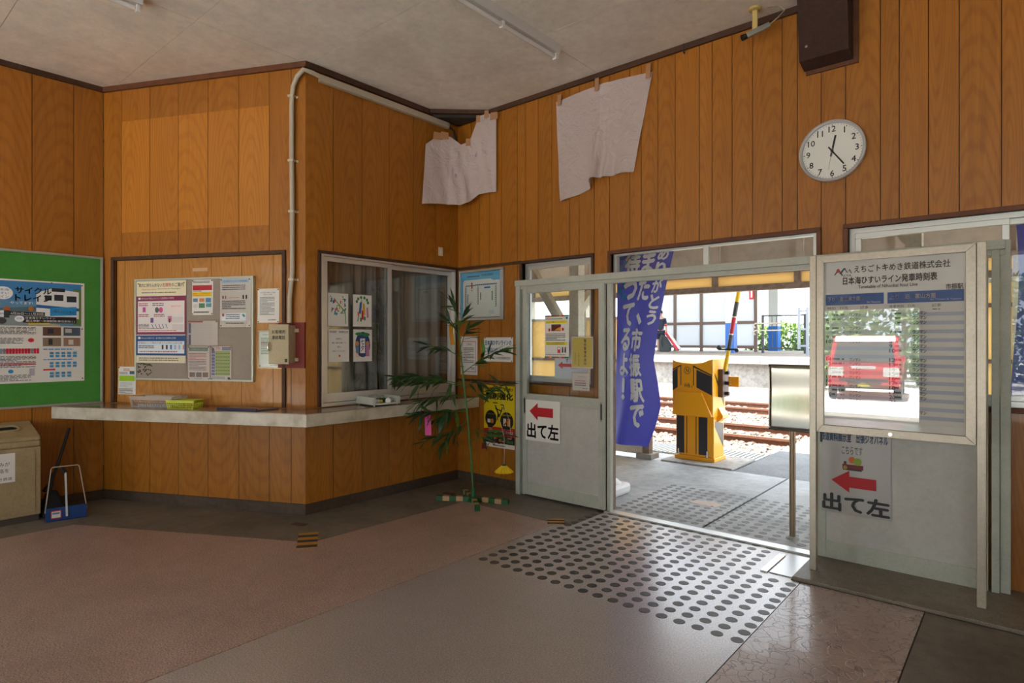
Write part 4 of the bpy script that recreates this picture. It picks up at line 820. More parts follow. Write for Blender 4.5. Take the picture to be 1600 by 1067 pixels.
sheet('notice', 'white notice with green title and three photos, bottom of the grey board', 'notice', FC, .905, 1.075, .215, .285, NB, [Rc(.04, .86, .92, .96, '1f7a68'), Tx('ご利用のみなさまへ', .10, .885, .045, 'e8f0ec', .76), Ln(.04, .58, .94, .80, 5, 'b04858'), Ln(.04, .27, .94, .57, 7, '4c5058')] + [Rc(.06 + .31 * i, .08, .32 + .31 * i, .22, c) for i, c in enumerate(('4a4440', '3c4448', '54483c'))] + [Ln(.3, .02, .7, .05, 1, '606068')], film=True, pins=P4)
sheet('notice', 'green and blue route leaflet, bottom of the grey board on the right', 'notice', FC, 1.135, 1.075, .20, .285, NB + .001, [El(.10, .90, .08, .06, '303a34'), Rc(.55, .88, .98, .98, '5a88b8'), Ln(.25, .90, .5, .97, 2, 'c05060'), Rc(.22, .14, .94, .86, '9cc860')] + [Rc(.03, .14 + .092 * i, .20, .215 + .092 * i, '2a64b0') for i in range(8)] + [Rc(.24 + .12 * i, .17 + .1 * j, .33 + .12 * i, .20 + .1 * j, '4a7838') for i in range(6) for j in range(7)] + [Ln(.05, .03, .8, .11, 2, '707880'), Rc(.84, .02, .95, .09, '303438')], film=True, pins=P4)
sheet('notice', 'small white sheet with a lime green band low on the ticket board', 'notice', FC, .145, .932, .19, .245, -.018, [Rc(.06, .48, .95, .68, '9cc818'), Ln(.30, .84, .70, .94, 2, 'c07050'), Rc(.66, .73, .94, .85, '4a5a78'), Ln(.08, .72, .6, .82, 2, '707888'), Ln(.1, .25, .9, .45, 5, 'b8bcc0'), Ln(.05, .03, .92, .22, 5, '404448')], curl=.004, pins=P2)
sheet('notice', 'plain white letter pinned above the telephone box', 'notice', FC, 1.575, 1.555, .205, .283, -.018, [Tx('駅ご利用のお客様へのご案内', .15, .86, .035, '404448', .68), Tx('お知らせとお願い', .28, .81, .03, '404448', .42), Ln(.12, .22, .88, .76, 13, '8a8e94'), Ln(.5, .06, .92, .10, 1, '606068')], curl=.004, pins=P4)
sheet('notice', 'white letter in a glossy sleeve tucked behind the telephone box', 'notice', FC, 1.59, 1.19, .205, .29, -.018, [Tx('お客様用の電話のご案内', .15, .90, .035, '404448', .68), Ln(.08, .35, .92, .84, 10, '6a6e76'), Ln(.08, .60, .92, .72, 2, 'b05060'), Ln(.5, .03, .92, .07, 1, '505058')], film=True, pins=((.04, .03), (.96, .03)))
pm = []
for k in range(34):
    px, py = .03 + random.uniform(0, .15), .04 + random.uniform(0, .10); pm.append((px, py))
b = MB()
for k, (x, y) in enumerate(pm + [(.03 + .010 * i, .155 - .002 * i) for i in range(15)]): b.cyl((x, y, .02), (x, y, .028), .0048, n=6)
spn = b.build('drawing_pin', MATS['brass_pin'], nb); spn['kind'] = 'stuff'
for s0, t0, w, h, lb in ((.93, 2.0, .15, .028, 'peeling strip of old tape above the grey notice board'),):
    MB().box((0, 0, 0), (w, h, .001)).build('tape_remnant', mat('old_tape', (.62, .42, .26), .7), mw=on(FC, s0, t0, -.0195), label=lb, cat='tape')
# ---- posters stuck inside the office window
GN = .002
ls = []
for i in range(26):
    x, y = .12 + .75 * random.random(), .35 + .55 * random.random(); ls.append(El(x, y, .035, .018, random.choice(('3f8f4a', '58a858', '2f7a40'))))
for i in range(15):
    x, y = .12 + .7 * random.random(), .32 + .5 * random.random(); ls.append(Rc(x, y, x + .055, y + .10, random.choice(('c8303c', '2f6ab0', 'e0b030', '3a9ac8', 'd8607a'))))
sheet('drawing', 'coloured drawing of a decorated bamboo tree, upper left on the office window', 'poster', FW, 2.842, 1.53, .198, .278, GN, [Pg([(.86, .08), (.90, .08), (.86, .45), (.30, .85), (.28, .83), (.82, .43)], '5a9a58')] + ls)
ls = [El(.5 + .30 * math.cos(a), .76 + .16 * math.sin(a), .06, .05, '2f8a50') for a in (0, .6, 1.2, 1.8, 2.4, 3.0)] + [Pg([(.22, .16), (.27, .16), (.48, .85), (.45, .86)], '5a9a48'), Pg([(.30, .42), (.42, .40), (.48, .78), (.36, .76)], '2a6ab4'), Pg([(.50, .40), (.66, .36), (.62, .72), (.52, .74)], 'e0b828'), Pg([(.44, .22), (.56, .22), (.56, .50), (.46, .52)], 'cc2c3c'), Pg([(.74, .28), (.84, .30), (.80, .62), (.72, .60)], 'd878b0'), Rc(.24, .34, .32, .46, 'd87828'), El(.62, .26, .05, .07, '2f8a50'), El(.42, .22, .05, .07, '2f8a50')]
sheet('drawing', 'drawing of long coloured paper streamers on bamboo, upper right on the office window', 'poster', FW, 3.088, 1.53, .195, .278, GN, ls)
sheet('notice', 'white sheet of brush lettering, lower left of the four on the office window', 'poster', FW, 2.848, 1.228, .20, .275, GN, [Tx('市振駅　来駅記念', .04, .885, .07, '303034', .92), Tx('短冊に', .36, .685, .05, '303034', .30), Tx('願い事を書いて', .16, .56, .05, '303034', .70), Tx('笹に', .42, .435, .05, '303034', .20), Tx('掛けてください', .20, .305, .05, '303034', .64), El(.53, .18, .05, .035, 'd88030')])
ls = [El(.5, .53, .40, .40, '1f3f78'), El(.30, .86, .2, .05, '2f8a50'), El(.68, .84, .2, .06, '2f8a50'), Rc(.36, .26, .62, .72, 'f0f0f4'), Vt('七夕', .49, .71, .20, '1f3a70', .18, .02), El(.20, .56, .10, .08, 'd88858'), Pg([(.12, .28), (.30, .28), (.28, .50), (.14, .50)], '5888b0'), El(.76, .56, .10, .08, 'c88858'), Pg([(.66, .16), (.86, .16), (.84, .50), (.68, .50)], 'c078a8'), Rc(.16, .14, .19, .28, 'd88858'), Rc(.24, .14, .27, .28, 'd88858')]
sheet('drawing', 'round blue star festival drawing, lower right of the four on the office window', 'poster', FW, 3.092, 1.225, .195, .28, GN, ls)
# ---- wall between office and doorway
rm = empty('route_map', on(FB, -4.405, 1.612, 0), 'framed blue and white route map in the corner beside the office window', 'route map'); rw, rh = .60, .50
fr = MB(); fr.box((0, 0, 0), (rw, .022, .03)); fr.box((0, rh - .022, 0), (rw, rh, .03)); fr.box((0, .022, 0), (.022, rh - .022, .03)); fr.box((rw - .04, .022, 0), (rw, rh - .022, .03)); fr.build('frame', ALU, rm, bevel=.003)
def cross(x, y, c): return [Rc(x - .018, y - .005, x + .018, y + .005, c), Rc(x - .005, y - .012, x + .005, y + .012, c)]
els = [Rc(0, 0, 1, 1, '5ab0e0'), Pg([(.05, 0), (1, 0), (1, .80), (.82, .80), (.76, .84), (.09, .84), (.05, .79)], 'eaeae8'), Tx('市振駅運賃表', .52, .90, .05, '16202c', .30, b=.01), Rc(.16, .905, .48, .925, '2c3c4c'), Rc(.12, .70, .36, .715, '30343c'), Rc(.36, .715, .92, .73, '3f70b8'), Rc(.12, .20, .135, .70, '404048'), Rc(.44, .28, .452, .70, '404048'), Rc(.885, .22, .90, .72, '3a9060'), Rc(.27, .64, .30, .78, 'c82838'), Rc(.60, .63, .75, .665, '2f6ab8'), Rc(.785, .36, .81, .56, '1f8a58'), Rc(.50, .38, .52, .54, '404048'), Rc(.17, .30, .19, .52, '606068'), Rc(.72, .06, .84, .15, 'd0d4e0'), El(.285, .60, .012, .02, 'c82838')]
for i in range(11): els += cross(.127, .22 + .043 * i, '303038')
for i in range(9): els += cross(.446, .29 + .043 * i, '584848')
for i in range(10): els += cross(.892, .23 + .046 * i, '3a5848')
for i in range(14): els += cross(.17 + .053 * i, .708, '404c70')
mp = sheet('map_sheet', None, None, Matrix.Identity(4), .022, .03, rw - .065, rh - .055, .012, els, parent=rm); MB().box((.02, .02, .022), (rw - .04, rh - .02, .024)).build('glazing', GLASS, rm)
sheet('notice', 'white notice with a thin red border behind the bamboo leaves', 'notice', FB, -4.40, 1.065, .235, .385, .001, [Rc(.08, .08, .92, .12, 'c85060'), Rc(.08, .86, .92, .875, 'c85060'), Rc(.08, .08, .10, .87, 'c85060'), Rc(.90, .08, .92, .87, 'c85060'), Rc(.10, .085, .90, .12, 'e8e6e2'), Rc(.08, .075, .92, .09, 'c85060'), Tx('ご案内', .34, .78, .04, '403438', .32), Ln(.16, .30, .86, .72, 10, '706a6c'), Ln(.6, .14, .86, .20, 2, '605a5c')], pins=P2)
sheet('notice', 'white thank-you notice in bold blue lettering beside the doorway', 'notice', FB, -4.075, 1.205, .375, .235, .001, [Tx('日本海ひすいラインの', .05, .68, .20, '1f5f9c', .90, b=.025), Tx('ご利用ありがとうございます', .05, .38, .20, '1f5f9c', .90, b=.02), Tx('えちごトキめき鉄道株式会社', .27, .10, .11, '303038', .66), Pg([(.10, .13), (.15, .20), (.20, .12), (.17, .10), (.15, .15)], 'c03040')], curl=.005, pins=P4)
yl = 'e8cf10'
els = [Rc(0, .18, 1, 1, yl), Rc(0, .07, 1, .25, '161214'), Pg([(0, .14), (1, .14), (1, .33), (.35, .33), (0, .29)], 'c0202c'), Rc(0, 0, 1, .07, 'e8e4d8'), Rc(.45, .07, 1, .19, '161214'), Tx('自転車の', .03, .915, .055, 'd02828', .30, b=.03), Tx('スマホ・酒気帯び', .35, .915, .05, '201c18', .60, b=.02), Tx('罰則強化', .06, .775, .105, '201c18', .88, b=.05), El(.23, .46, .19, .135, '1c1614'), El(.75, .44, .21, .145, '1c1614'), Tx('ながらスマホ', .10, .525, .022, yl, .26), Tx('酒気帯び運転', .60, .52, .024, yl, .30), Rc(.12, .39, .22, .45, 'e8e0d0'), El(.28, .42, .05, .04, 'd07030'), Rc(.64, .36, .73, .48, 'e8dcc0'), Rc(.77, .36, .86, .48, 'e0b060'), Pg([(.67, .36), (.85, .48), (.83, .49), (.65, .38)], 'c83030'),
       Pg([(.36, .68), (.40, .68), (.52, .52), (.48, .51)], '1c1614'), Pg([(.38, .64), (.60, .60), (.60, .58), (.38, .62)], '1c1614'), Rc(.30, .71, .46, .725, '1c1614'), Pg([(.55, .70), (.66, .70), (.68, .62), (.66, .62), (.64, .685), (.55, .685)], '1c1614'), Pg([(.60, .66), (.63, .66), (.55, .53), (.52, .53)], '1c1614'), El(.49, .52, .045, .03, '1c1614'), Rc(.44, .44, .47, .50, '1c1614'),
       El(.22, .30, .07, .045, 'b87858'), Rc(.13, .315, .30, .345, '1c2030'), Pg([(.06, .07), (.40, .07), (.36, .23), (.24, .26), (.10, .22)], '20283c'), Pg([(.30, .18), (.40, .26), (.46, .28), (.44, .20), (.36, .12)], 'b87858'), Tx('道路交通法改正', .50, .235, .045, 'f0e8e0', .46, b=.02), Tx('厳しくなりました', .66, .295, .018, 'f0e8e0', .30), Ln(.50, .155, .95, .18, 1, 'e8e0d0'), Ln(.50, .10, .74, .145, 2, yl), Rc(.76, .09, .95, .135, '2f7a40'), Ln(.3, .02, .75, .05, 1, '303030')]
sheet('poster', 'yellow bicycle penalty poster low on the wall behind the bamboo', 'poster', FB, -4.075, .375, .395, .60, .001, els)
# ---- sheets on the left door leaf and on the window behind it
DN = n_d + .0155
ar = [Pg([(.12, .72), (.36, .93), (.36, .82), (.80, .82), (.80, .60), (.36, .60), (.36, .50)], 'c01828')]
sheet('direction_sign', 'white sheet with red arrow and black lettering on the left door leaf', 'sign', FB, -3.462, .512, .385, .365, DN, ar + [Tx('出て左', .05, .07, .36, '26262a', .90, b=.03)])
cols = ('2f7a40', 'c02c34', 'd88838', '2f7a40', 'c02c34', '3a8a50', 'd88838', 'c02c34', '2f7a40', '2f7a40')
els = [Rc(.1 * i, .965, .1 * i + .1, 1, c) for i, c in enumerate(cols)] + [Rc(.1 * i, .0, .1 * i + .1, .035, c) for i, c in enumerate(cols)] + [Ln(.05, .90, .82, .93, 1, '505058'), El(.92, .93, .05, .03, '3880c0'), Rc(.05, .805, .93, .875, 'f0e018'), Tx('火災が増えています！！', .07, .82, .04, '302c20', .84), Rc(.28, .63, .68, .785, '5a1c18'), Pg([(.40, .64), (.68, .64), (.68, .73), (.55, .70)], 'e89020'), El(.76, .67, .045, .04, 'd83020'), El(.20, .66, .045, .04, 'd83020'), Ln(.05, .40, .95, .58, 5, '484c54'), Rc(.03, .305, .93, .375, 'f0e018'), Ln(.08, .31, .9, .37, 2, '504c30'), Rc(.54, .12, .66, .26, 'd03040'), Rc(.56, .20, .64, .25, 'f0f0f0'), Rc(.72, .13, .78, .22, '28303c'), El(.75, .24, .03, .02, '28303c'), Rc(.83, .13, .89, .22, '28303c'), El(.86, .24, .03, .02, '28303c'), Ln(.05, .06, .95, .10, 1, '808488')]
sheet('notice', 'fire prevention leaflet with striped edges on the door window', 'notice', FB, -3.255, 1.255, .26, .375, n_d + .0005, els)
sheet('notice', 'yellow laminated notice with vertical lettering on the door window', 'notice', FB, -2.965, 1.175, .215, .265, n_d + .003, [Rc(.03, .03, .97, .97, 'd8c410'), Vt('警戒警備実施中', .64, .93, .122, '302c18', .11, .02), Vt('糸魚川警察署', .34, .49, .072, '403c20', .06), Vt('新潟県警察', .17, .49, .078, '403c20', .06)], film=True)
sheet('notice', 'small white laminated note below the yellow notice on the door', 'notice', FB, -2.955, .985, .17, .145, n_d + .003, [Tx('お知らせください', .30, .76, .09, '404048', .50), Ln(.14, .52, .85, .62, 1, 'c04858'), Ln(.12, .25, .88, .50, 2, '505058'), Ln(.6, .10, .9, .18, 1, '505058')], film=True)
sheet('direction_sign', 'pale sign with vertical lettering and red arrow behind the door glass', 'sign', FB, -3.235, 1.07, .36, .36, -.03, [Vt('こちらです', .38, .97, .118, '1f3f7c', .07, .02), Pg([(.10, .33), (.24, .42), (.24, .37), (.92, .37), (.92, .29), (.24, .29), (.24, .24)], 'c01828')], paper=mat('lilac_paper', (.62, .66, .78), .5))
# ---- sheet on the right door leaf, under the timetable
els = [Tx('鉄道資料展示室　出張ジオパネル', .0, .865, .11, '1f5080', .96, b=.02), Tx('こちらです', .31, .72, .095, '3a3a3e', .30)] + [Rc(.32, .545, .62, .60, '7a2c30'), Rc(.34, .60, .38, .635, '40403c'), El(.46, .655, .05, .04, 'd07030'), El(.54, .64, .06, .045, '8aa838'), Rc(.33, .53, .60, .55, '403838'), El(.36, .56, .03, .025, '98843c')] + [Pg([(.155, .395), (.42, .525), (.42, .455), (.80, .455), (.80, .325), (.42, .325), (.42, .265)], 'b81424'), Tx('出て左', .03, .03, .20, '26262a', .95, b=.035)]
sheet('direction_sign', 'crumpled grey film sheet with red arrow under the timetable', 'sign', FB, -1.01, .315, .385, .525, DN, els, paper=mat('grey_film', (.42, .41, .40), .22, spec=.6), curl=.003)
# ---- timetable on two legs
tt = empty('timetable_stand', on(FB, 0, 0, YB - 3.98), 'framed railway timetable on two metal legs in front of the right door', 'timetable')
MB().box((-1.005, .02, -.022), (-.968, 1.918, .022)).build('leg', CHAMP, tt, bevel=.003); MB().box((-.200, .02, -.022), (-.160, 1.918, .022)).build('leg', CHAMP, tt, bevel=.003)
MB().box((-.966, .862, -.02), (-.202, 1.908, -.006)).build('back_panel', ALU_P, tt)
fr = MB(); A = (-.966, .858, -.202, 1.912); B = (-.927, .902, -.247, 1.870)
fr.prism([(A[0], A[1]), (A[2], A[1]), (B[2], B[1]), (B[0], B[1])], -.006, .022); fr.prism([(A[0], A[3]), (B[0], B[3]), (B[2], B[3]), (A[2], A[3])], -.006, .022); fr.prism([(A[0], A[1]), (B[0], B[1]), (B[0], B[3]), (A[0], A[3])], -.006, .022); fr.prism([(A[2], A[1]), (A[2], A[3]), (B[2], B[3]), (B[2], B[1])], -.006, .022)
fr.build('frame', CHAMP, tt, bevel=.002)
MB().cyl((-.585, .879, .021), (-.585, .879, .027), .011, n=14).build('lock', STEEL, tt)
blu = '0f58a8'
els = [Rc(0, .0, 1, .735, 'e6e4e1')]
els += [Rc(.63, .70 - .0486 * (i + 1) + .006, .985, .70 - .0486 * (i + 1) + .027, 'b8c2d6') for i in range(13)] + [Rc(.015, .70 - .0486 * (i + 1) + .006, .62, .70 - .0486 * (i + 1) + .027, 'ccd2de') for i in range(13)]
els += [Tx('えちごトキめき鉄道株式会社', .235, .925, .042, '1c1c22', .665, b=.015), Tx('日本海ひすいライン発車時刻表', .15, .857, .045, '141418', .665, b=.025), Tx('Timetable of Nihonkai hisui Line', .265, .830, .019, '24242a', .42, b=.015), Tx('市振駅', .87, .803, .030, '1c1c22', .11, b=.015), Tx('Ichiburi Sta.', .86, .785, .014, '50505a', .12), Ln(.87, .768, .98, .778, 1, '70707a'),
        Pg([(.08, .918), (.115, .958), (.15, .915), (.142, .910), (.115, .944), (.09, .918)], '33333a'), El(.112, .943, .014, .012, 'cc2030'), Pg([(.12, .925), (.135, .922), (.17, .958), (.155, .958)], '33333a'), Pg([(.155, .958), (.165, .958), (.185, .930), (.178, .930)], '33333a'), Pg([(.178, .930), (.186, .930), (.20, .952), (.218, .925), (.21, .925), (.20, .942)], '33333a'), Tx('ETR', .155, .905, .012, '33333a', .06),
        Rc(.015, .735, .452, .80, blu), Rc(.478, .735, .985, .80, blu), Tx('下り　直江津方面', .03, .758, .028, 'f4f6fa', .25, b=.02), Tx('上り　泊・富山方面', .495, .758, .028, 'f4f6fa', .31, b=.02), Tx('for Naoetsu', .33, .742, .012, 'd0dcf0', .10), Tx('for Tomari & Toyama', .77, .742, .012, 'd0dcf0', .20),
        Tx('時刻　行先', .03, .708, .018, '3c3c44', .16), Tx('記事', .28, .708, .018, '3c3c44', .06), Tx('発車時刻　行先', .49, .708, .018, '3c3c44', .18), Tx('記事', .78, .708, .018, '3c3c44', .06), Ln(.785, .69, .84, .70, 1, '60606a')]
rows = ['', '6', '7', '8', '', '9', '10', '', '', '', '14', '15', '16', '', '17', '18', '19', '', '20', '']
for i, hh in enumerate(rows):
    y = .665 - .0268 * i
    if hh: els.append(Tx(hh, .02, y, .020, '1c1c22', .020 * len(hh), b=.02))
    if i not in (2, 7, 8, 9, 15): els += [Ln(.065, y, .17, y + .022, 1, '5a5a64'), Tx('ワンマン', .20, y + .001, .016, '2c2c34', .085, b=.03)]
for i in range(22):
    y = .665 - .0268 * i; hh = ['', '', '6', '', '7', '', '8', '9', '10', '', '12', '13', '14', '15', '16', '17', '18', '19', '20', '21', '', ''][i]
    if hh: els.append(Tx(hh, .492, y, .021, '1c1c22', .021 * len(hh), b=.02))
    if i not in (3, 9, 19, 20): els += [Ln(.53, y, .58, y + .022, 1, '5a5a64'), Tx('ワンマン', .655, y + .001, .0185, '202028', .09, b=.04)]
sheet('timetable_sheet', None, None, Matrix.Identity(4), B[0] - .003, B[1] - .003, B[2] - B[0] + .006, B[3] - B[1] + .006, -.004, els, parent=tt, paper=mat('timetable_paper', (.88, .88, .88), .5))
MB().box((B[0] - .004, B[1] - .004, .006), (B[2] + .004, B[3] + .004, .010)).build('glazing', GLASS_T, tt)

# ================================================================== THINGS IN THE ROOM
# ---- counter
ct = empty('counter_shelf', at(0, 0, 0), 'angled marbled counter shelf along the office walls', 'counter')
cp_ = [(-6.255, 1.36), (-4.13, 2.46), (-4.13, 4.345), (-4.425, 4.345), (-4.425, 2.655), (-6.255, 1.76)]
MARB = speckle('cream_marble_laminate', (.60, .56, .46), (.42, .37, .28), (.66, .63, .54), .28, 6, .8, .2); TOPW = speckle('worn_counter_top', (.34, .24, .16), (.22, .15, .1), (.42, .31, .22), .22, 9, .5, .3, coat=.3)
MB().prism(cp_, .752, .848).build('edge_board', MARB, ct, bevel=.003); MB().prism([(-6.25, 1.37), (-4.14, 2.463), (-4.14, 4.34), (-4.42, 4.34), (-4.42, 2.65), (-6.25, 1.755)], .848, .853).build('top', TOPW, ct)
CT = .8535
# baskets, folder and tray
def basket(name, x, y, rz, w, d, h, m, label, slots):
    r = empty(name, at(x, y, CT, rz), label, 'basket'); t = .003; e = .012
    MB().box((-w / 2 + e, -d / 2 + e, 0), (w / 2 - e, d / 2 - e, t)).build('bottom', m, r)
    for (ax_, L, off) in ((0, w, -d / 2), (0, w, d / 2), (1, d, -w / 2), (1, d, w / 2)):
        b = MB(); 
        def P(s, z): 
            k = (z / h); o = off * (1 - (1 - k) * .10); ss = s * (1 - (1 - k) * .08); return (ss, o, z) if ax_ == 0 else (o, ss, z)
        n = slots if ax_ == 0 else max(3, int(slots * d / w)); zs = [0, h * .18, h * .36, h * .54, h * .72]
        for z0, z1 in ((0, h * .10), (h * .26, h * .32), (h * .48, h * .54), (h * .70, h)): b.bar(P(-L / 2, (z0 + z1) / 2), P(L / 2, (z0 + z1) / 2), .003, z1 - z0)
        for i in range(n + 1): s = -L / 2 + L * i / n; b.bar(P(s, .0), P(s, h * .74), .003, .006, up=(0, 1, 0) if ax_ == 0 else (1, 0, 0))
        b.build('side', m, r)
    rim = MB(); o = .006
    for a, c in (((-w / 2, -d / 2), (w / 2, -d / 2)), ((w / 2, -d / 2), (w / 2, d / 2)), ((w / 2, d / 2), (-w / 2, d / 2)), ((-w / 2, d / 2), (-w / 2, -d / 2))): rim.bar((*a, h), (*c, h), .012, .008)
    rim.build('rim', m, r); return r
CLR = mat('clear_plastic', (.72, .68, .64), .25, alpha=.38); LIME = mat('lime_plastic', (.52, .60, .015), .35)
ang = math.atan2(C2.y - C3.y, C2.x - C3.x)
def onC(s, n): v = C3 + (C2 - C3).normalized() * s + Vector((math.sin(ang), -math.cos(ang), 0)) * n; return v.x, v.y
x, y = onC(.72, .13); bk = basket('clear_basket', x, y, ang + R(2), .42, .16, .085, CLR, 'clear plastic basket on the counter below the notice board', 16)
MB().box((-.15, -.055, .004), (.15, .05, .016)).build('paper_stack', mat('blue_grey_paper', (.30, .36, .42), .6), mw=at(x, y, CT, ang + R(2)), label='low stack of blue grey papers inside the clear basket', cat='papers')
x, y = onC(1.02, .165); basket('lime_basket', x, y, ang + R(6), .25, .12, .065, LIME, 'lime green plastic basket on the counter in front of the clear one', 12)
x, y = onC(1.60, .12); fo = empty('folder', at(x, y, CT, ang - R(4)), 'dark navy folder lying on the counter near its corner', 'folder')
MB().prism([(-.23, -.10), (.16, -.105), (.23, .07), (-.18, .09)], 0, .008).build('cover', NAVY, fo); MB().prism([(-.215, -.09), (.155, -.095), (.215, .06), (-.17, .08)], .008, .013).build('pages', mat('brown_page', (.34, .22, .15), .6), fo); MB().prism([(-.23, -.10), (.16, -.105), (.16, -.092), (-.225, -.087)], .008, .017).build('clip', NAVY, fo)
tray = empty('letter_tray', at(-4.285, 3.24, CT, R(-4)), 'white plastic letter tray on the counter below the office window', 'tray'); GW = mat('greyish_white_plastic', (.58, .60, .55), .4)
MB().box((-.135, -.13, .012), (.135, .13, .016)).build('bottom', GW, tray)
for a, c, nm in (((-.135, -.133, .012), (.135, -.127, .075), 'side'), ((-.135, .127, .012), (.135, .133, .075), 'side'), ((-.138, -.133, .012), (-.132, .133, .085), 'side'), ((.132, -.133, .012), (.138, -.11, .075), 'front_lip'), ((.132, .095, .012), (.138, .133, .075), 'front_lip'), ((.132, -.11, .012), (.138, .095, .024), 'front_lip')): MB().box(a, c).build(nm, GW, tray)
for x in (-.115, .115):
    for y in (-.115, .115): MB().cyl((x, y, 0), (x, y, .014), .008, n=8).build('foot', GW, tray)
def lx(x, y, z): return (-4.285 + x * .68, 3.24 + y * 1.1, CT + z)
MB().box((-.06, -.04, 0), (.06, .04, .035)).build('ink_pad', mat('green_case', (.01, .16, .045), .45), mw=at(*lx(-.03, .02, .016), R(100)), label='small dark green case inside the letter tray', cat='case', bevel=.006)
tb1 = empty('tube', at(*lx(.08, -.06, .036), R(70)), 'white and yellow tube lying in the letter tray', 'tube'); MB().cyl((-.045, 0, 0), (.03, 0, 0), .018, n=14).build('body', WHITE, tb1, smooth=40); MB().cyl((-.045, 0, 0), (-.03, 0, 0), .0185, n=14).build('band', mat('yellow_band', (.62, .50, .05), .5), tb1); MB().cyl((.03, 0, 0), (.055, 0, 0), .012, n=10).build('cap', mat('yellow_band', (.62, .50, .05)), tb1)
MB().cyl((0, -.05, .0), (0, .05, .0), .024, n=16).build('paper_roll', PAPER, mw=at(*lx(.12, .05, .040), R(40)), label='small white paper roll lying in the letter tray', cat='roll', smooth=40)
for k, (q, lb) in enumerate((((-.10, .0), 'loop of white string standing up in the letter tray, larger one'), ((-.05, .06), 'loop of white string in the letter tray, smaller one'))):
    rr = .055 - .015 * k; MB().tube([(rr * math.cos(t / 10 * math.pi), .01 * math.sin(t), rr * 1.3 * math.sin(t / 10 * math.pi)) for t in range(11)], .004, 6).build('string_loop', mat('off_white_string', (.55, .48, .42), .8), mw=at(*lx(q[0], q[1], .020), R(70 + 30 * k)), label=lb, cat='string', smooth=60)
# ---- curtains behind the office window
CUR = mat('grey_brown_curtain', (.36, .335, .30), .9)
def curtain(y0, y1, lab, ph, sweep=0):
    def f(u, v):
        y = y0 + (y1 - y0) * u; k = 1 - v; amp = .018 + .02 * k
        return (XW - .17 + amp * math.sin(u * 34 + ph + .8 * math.sin(v * 2)) + .012 * math.sin(u * 71 + ph), y + sweep * k * k * (u - .3), .80 + 1.36 * v)
    return MB().grid(f, 70, 12).build('curtain', CUR, label=lab, cat='curtain', smooth=80)
curtain(2.77, 3.46, 'grey brown curtain drawn behind the posters of the office window', 0, 0); curtain(3.475, 4.30, 'grey brown curtain drawn behind the bare pane of the office window', 2, 0)
# ---- telephone box, conduit, switch
tp = empty('telephone_box', on(FC, 0, 0, 0), 'cream metal telephone box on a red board on the slanted wall', 'telephone box')
MB().box((1.79, 1.185, 0), (2.035, 1.555, .014)).build('back_board', mat('red_board', (.20, .022, .016), .6), tp); BOXC = speckle('cream_painted_steel', (.52, .44, .28), (.4, .33, .2), (.56, .48, .32), .45, 60, .2, .12)
MB().box((1.785, 1.225, .014), (1.955, 1.53, .10)).build('case', BOXC, tp, bevel=.004); dr = MB().box((1.775, 1.218, .10), (1.957, 1.537, .114)).build('lid', BOXC, tp, bevel=.004)
b = MB(); b.text('お客様用', 1.806, 1.462, .030, .1147, 0, .122, bold=.02); b.text('連絡電話', 1.806, 1.417, .030, .1147, 0, .122, bold=.02); b.build('lettering', ink('24221e'), dr)
MB().tube([(1.788, 1.33, .114), (1.786, 1.33, .134), (1.786, 1.36, .14), (1.786, 1.39, .134), (1.788, 1.39, .114)], .006, 8).build('handle', STEEL, dr, smooth=60)
for t in (1.24, 1.475): MB().box((1.955, t, .014), (1.985, t + .028, .03)).build('bracket', mat('cream_bracket', (.60, .52, .38), .5), tp)
MB().box((1.925, 1.235, .1142), (1.948, 1.262, .1150)).build('sticker', BLACK, tp)
CON = mat('ivory_conduit', (.50, .45, .36), .45)
cd = empty('cable_conduit', None, 'ivory cable conduit rising from the telephone box and along the ceiling', 'conduit')
def cw(s, t, n): return FC @ Vector((s, t, n))
pts = [cw(1.91, 1.55, .03), cw(1.912, 1.75, .03), cw(1.935, 1.95, .03), cw(1.935, 2.4, .03), cw(1.93, 2.9, .03), cw(1.93, 3.35, .03), cw(1.945, 3.46, .032), cw(1.985, 3.53, .04)]
pts += [Vector((-4.405, 2.60, 3.575)), Vector((-4.40, 2.68, 3.572)), Vector((-4.405, 2.76, 3.565))]
MB().tube(pts, .019, 10).build('pipe', CON, cd, smooth=60)
MB().box((XW + .003, 2.75, 3.53), (XW + .045, 4.20, 3.585)).build('raceway', CON, cd, bevel=.004)
for s_, t in ((1.935, 1.90), (1.935, 2.45), (1.93, 2.86), (1.93, 3.38)):
    MB().box((s_ - .04, t - .009, 0), (s_ + .04, t + .009, .006)).box((s_ - .024, t - .009, .006), (s_ + .024, t + .009, .052)).build('clamp', mat('ivory_clamp', (.58, .52, .42), .45), cd, FC)
MB().tube([(-4.41, 4.20, 3.55), (-4.40, 4.26, 3.52), (-4.41, 4.30, 3.43), (-4.42, 4.31, 3.30)], .012, 8).build('cable', BLACK, cd, smooth=60)
sw = empty('wall_switch', on(FW, 4.085, 2.25, 0), 'cream switch plate high on the office wall right of the window', 'switch'); MB().box((0, 0, 0), (.055, .085, .010)).build('plate', CREAM, sw, bevel=.003); MB().box((.018, .025, .010), (.037, .060, .014)).build('button', mat('cream_button', (.72, .66, .52), .4), sw)
